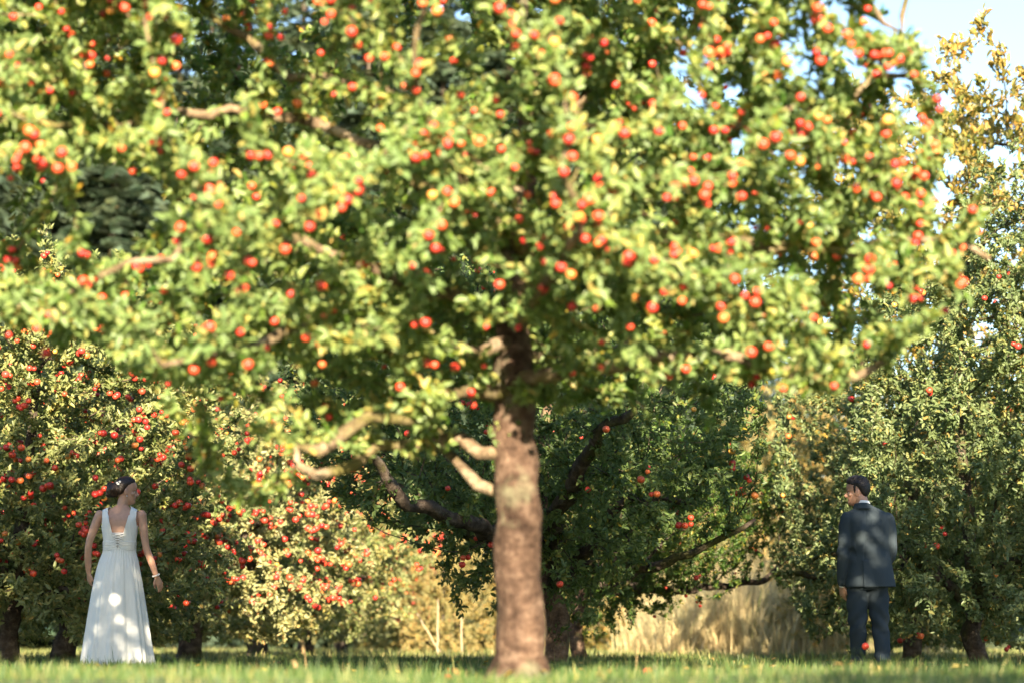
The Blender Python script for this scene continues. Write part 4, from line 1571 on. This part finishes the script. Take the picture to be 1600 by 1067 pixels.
    def folds(co):
        x, y, z = co[:, 0], co[:, 1], co[:, 2]
        d = 0.0080 * np.sin(z * 46 + x * 30) * np.exp(-((z - 1.05) / .09) ** 2) * (x < -.13)           # elbow creases
        d = d + 0.0075 * np.sin((z + x * .55) * 38) * np.exp(-((z - 1.10) / .12) ** 2 - ((x - .03) / .16) ** 2)
        d = d + 0.009 * np.exp(-((x + .07 + (1.3 - z) * .12) / .030) ** 2) * np.exp(-((z - 1.22) / .1) ** 2) - 0.008 * np.exp(-((x - .10 - (1.3 - z) * -.1) / .022) ** 2) * np.exp(-((z - 1.25) / .1) ** 2)
        d = d + 0.004 * np.sin(x * 24 + z * 9 + y * 11) + 0.006 * np.sin((z - x * .8) * 30 + 1) * np.exp(-((z - 1.27) / .08) ** 2) * (x < 0.02)
        seam = np.exp(-((x + .032 + (1.4 - z) * .07) / .006) ** 2) * (y < 0) * (z < 1.42)
        return d - 0.0035 * seam
    jm = remeshed('jacket', js, 0.0065, M_SUIT, 4, folds)
    jk = obj('jacket', jm, root)

    def jsurf(z, x, off):
        jz = [r[0] for r in JT]
        cx, cy, hx, hy = (cubic(jz, [r[k] for r in JT], z) for k in (1, 2, 3, 4))
        c0 = min(.999, abs((x - cx) / hx))
        return Vector((x, cy - (hy + off) * (1 - c0 ** 2.35) ** (1 / 2.35), z))
    # vent flap: the right-hand panel laps over the left one
    V, F = [], []
    nzz, nx = 16, 14
    for i in range(nzz):
        z = 0.722 + (0.965 - 0.722) * i / (nzz - 1)
        xl = float(np.interp(z, [.72, .965], [-.072, -.078]))
        for k in range(nx):
            t = k / (nx - 1)
            lift = 0.011 * (1 - t) ** 1.5 * (1 - i / (nzz - 1)) + 0.0035 * (1 - t) - 0.004 * t
            V.append(jsurf(z, xl + .13 * t, lift))
    for i in range(nzz - 1):
        for k in range(nx - 1):
            F.append((i * nx + k, i * nx + k + 1, (i + 1) * nx + k + 1, (i + 1) * nx + k))
    obj('vent_flap', surf('vent_flap', V, F, M_SUIT, 0.003), jk)
    # turned-down collar and the white shirt collar standing above it
    def band(name, z0, z1, r0, r1, mat, par, tilt=0.012, thick=0.004):
        V, F = [], []
        n, m = 48, 6
        for i in range(m):
            t = i / (m - 1)
            for k in range(n):
                a = 2 * math.pi * k / n
                r = r0 * (1 - t) + r1 * t
                c = Vector((-.040 - .012 * t, .004 + .004 * t, 0))
                V.append(c + Vector((math.cos(a) * r, math.sin(a) * r * .95, z0 * (1 - t) + z1 * t - math.sin(a) * tilt)))
        for i in range(m - 1):
            for k in range(n):
                b = (k + 1) % n
                F.append((i * n + k, i * n + b, (i + 1) * n + b, (i + 1) * n + k))
        return obj(name, surf(name, V, F, mat, thick), par)
    band('jacket_collar', 1.412, 1.468, .098, .073, M_SUIT, jk)
    band('shirt_collar', 1.435, 1.488, .072, .067, M_SHIRT, root, 0.013)
    # shirt cuff and cuff buttons
    for A, d in ((slL, dl), (slR, (Vector(slR[-1]) - Vector(slR[-2])).normalized())):
        e = Vector(A[-1])
        obj('shirt_cuff', surf('shirt_cuff', *limb_tube([e - d * .02, e + d * .014, e + d * .020], [.040, .039, .034], 18), M_SHIRT), root)
    for k in range(3):
        p = Vector(slL[-1]) - dl * (.012 + .022 * k)
        obj('cuff_button', surf('cuff_button', *ellipsoid(p + Vector((-.022, -.040, 0)), (.006, .005, .006), None, 10, 6), M_BUTTON), jk)

    # trousers
    def leg(A, rr):
        return limb_tube(A, rr, 22)
    tl = [Z(362, 610, .02), Z(353, 690, .015), Z(355, 800, .01), Z(357, 890, .06), Z(357, 968, .11)]
    tr = [Z(446, 610, .0), Z(450, 690, .02), Z(456, 800, .02), Z(461, 890, -.01), Z(463, 978, -.03)]
    ts = [loft(zrings([(.70, .0, .01, .165, .115), (.80, .003, .005, .172, .122), (.95, .003, 0, .165, .115), (1.05, 0, 0, .155, .11)]), 32, 2.2),
          leg(tl, [.098, .094, .078, .069, .060]), leg(tr, [.100, .096, .080, .071, .063])]

    def tfolds(co):
        x, y, z = co[:, 0], co[:, 1], co[:, 2]
        d = 0.0085 * np.sin(z * 42 + np.abs(x) * 45) * np.exp(-((z - .42) / .12) ** 2) + 0.008 * np.sin(z * 60 + x * 20) * np.exp(-((z - .08) / .07) ** 2)
        d = d + 0.008 * np.sin(z * 34 - x * 40) * np.exp(-((z - .66) / .06) ** 2)
        return d + 0.002 * np.sin(x * 40 + y * 30 + z * 6)
    obj('trousers', remeshed('trousers', ts, 0.0065, M_SUIT2, 4, tfolds), root)
    for A in (tl, tr):
        f = Vector(A[-1])
        f.z = 0.0
        s = [limb_tube([f + Vector((0, -.055, .045)), f + Vector((0, .03, .045)), f + Vector((0, .12, .038)), f + Vector((0, .20, .030))], [.040, .044, .046, .030], 14, .85, (0, 0, 1)),
             limb_tube([f + Vector((0, -.02, .05)), f + Vector((0, -.01, .10))], [.046, .046], 14)]
        obj('shoe', remeshed('shoe', s, 0.006, M_SHOE, 2), root)
    # wedding ring
    n = Vector((-.75, -.65, 0)).normalized()
    t = dl.cross(n).normalized() * -1
    p = Vector(armL[-1]) + (dl + Vector((.10, .12, 0))).normalized() * .108 + t * -.012
    rg = []
    for k in range(14):
        a = 2 * math.pi * k / 14
        u, v = t, n
        rg.append(ellipsoid(p - n * .004 + (u * math.cos(a) + v * math.sin(a)) * .0105, (.0028, .0028, .0028), None, 6, 4))
    obj('ring', surf('ring', *joined(rg), M_GOLD), root)
    return root


groom()

# ------------------------------------------------------------------ small things
M_STAKE = plain('weathered_stake_wood', (0.30, 0.24, 0.16), 0.85, 0.2, 12, 0.3, 0.5, 0.01, stretch=(6, 6, 1))


def stake(p0, p1, r, label):
    p0, p1 = Vector(p0), Vector(p1)
    d = p1 - p0
    root = p0
    V, F = [], []
    n = 7
    rings = []
    u = d.normalized().cross(Vector((0, 1, .2))).normalized()
    v = d.normalized().cross(u)
    rs = random.Random(int(p0.x * 1000))
    for k in range(9):
        t = k / 8
        rr = r * (1 - .15 * t) * rs.uniform(.9, 1.1) * (0.35 if k == 8 else 1)
        rings.append((d * t + u * rs.uniform(-.01, .01), u * rr, v * rr))
    V, F = loft(rings, n)
    o = obj('wooden_stake', surf('wooden_stake', V, F, M_STAKE), None, p0)
    tag(o, label, 'stake', 'wooden stakes in the far grass')


def far_pt(px, py, y):
    return P(px, py, y)


stake(gp(at(685, 40), 40, -.1), P(684, 935, 40), 0.018, 'upright pale wooden stake in the far grass, the taller one')
stake(gp(at(722, 42), 42, -.1), P(721, 962, 42), 0.018, 'upright pale wooden stake in the far grass, the shorter one')
stake(gp(at(688, 40), 40.1, .05), P(648, 952, 40.4), 0.013, 'pale wooden pole leaning on the taller stake')

# an apple dropping past the man's trouser leg
ap = P(1352, 1009, 21.0)
o = obj('falling_apple', APPLE_ME, None, ap)
o.scale = (0.034,) * 3
o.rotation_euler = (2.4, .4, 1)
tag(o, 'red apple in mid-air in front of the man\'s trouser leg', 'apple')
# windfalls in the grass
for k, (px, y, lab) in enumerate(((700, 13.8, 'red windfall apple in the grass beside the thick trunk, on the bride\'s side'),
                                  (1010, 15.4, 'red windfall apple in the grass beside the thick trunk, on the groom\'s side'))):
    x = at(px, y)
    o = obj('windfall_apple', APPLE_ME, None, gp(x, y, 0.015))
    o.scale = (0.036,) * 3
    o.rotation_euler = (1.2 + k, .4 * k, k)
    tag(o, lab, 'apple', 'windfall apples in the grass')


# tall seed stalks left standing in the lawn
def stalk(px, y, h, lean, label, seed):
    rs = random.Random(seed)
    x = at(px, y)
    root = empty('seed_stalk', gp(x, y, -.01))
    tag(root, label, 'grass stalk')
    pts = [(0, 0, 0), (lean * .2 * h, .01, h * .4), (lean * .55 * h, .02, h * .75), (lean * h, .02, h)]
    obj('stem', surf('stem', *limb_tube(pts, [.0024, .002, .0016, .0012], 6), M_DRYSTEM), root)
    sh = []
    for k in range(14):
        t = .72 + .28 * k / 13
        sh.append(ellipsoid((lean * h * t * .98 + rs.uniform(-.008, .008), .02 + rs.uniform(-.008, .008), h * t), (.0035, .0035, .008), None, 6, 4))
    obj('seed_head', surf('seed_head', *joined(sh), M_DRYSTEM), root)


M_DRYSTEM = plain('dry_stem', (0.34, 0.24, 0.12), 0.85, 0.2, 30, 0.2)
stalk(482, 14.5, 0.24, -0.12, 'brown seed stalk standing in the lawn between the bride and the thick trunk', 1)
stalk(992, 14.0, 0.22, 0.08, 'brown seed stalk in the lawn beside the thick trunk, on the groom\'s side', 2)
stalk(476, 12.2, 0.10, -0.5, 'short bent seed stalk low in the lawn near the taller one', 3)


# last year's and this autumn's leaves lying in the lawn
rng = np.random.default_rng(77)
n = 450
y = np.sqrt(rng.uniform(12.0 ** 2, 27.0 ** 2, n))
x = rng.uniform(-1, 1, n) * (0.25 * y + 0.5)
fp = np.stack([x, y, gz(x, y) + rng.uniform(0.01, 0.05, n)], 1)
fdir = rng.normal(0, 1, (n, 3)) * np.array([1, 1, .3])
fnr = np.array([0, 0, 1.0]) + rng.normal(0, .45, (n, 3))
M_FALLEN = leaf_mat('fallen_leaf', [(0, (0.16, 0.09, 0.03)), (0.5, (0.34, 0.22, 0.05)), (1.0, (0.46, 0.36, 0.06))], (0.3, 0.22, 0.1), 0.2)
o = obj('fallen_leaves', leaves_mesh('fallen_leaves', leaf_frames(fp, fdir, fnr, rng.uniform(.04, .07, n)), M_FALLEN))
tag(o, 'yellow and brown fallen leaves strewn over the lawn', 'leaves', kind='stuff')
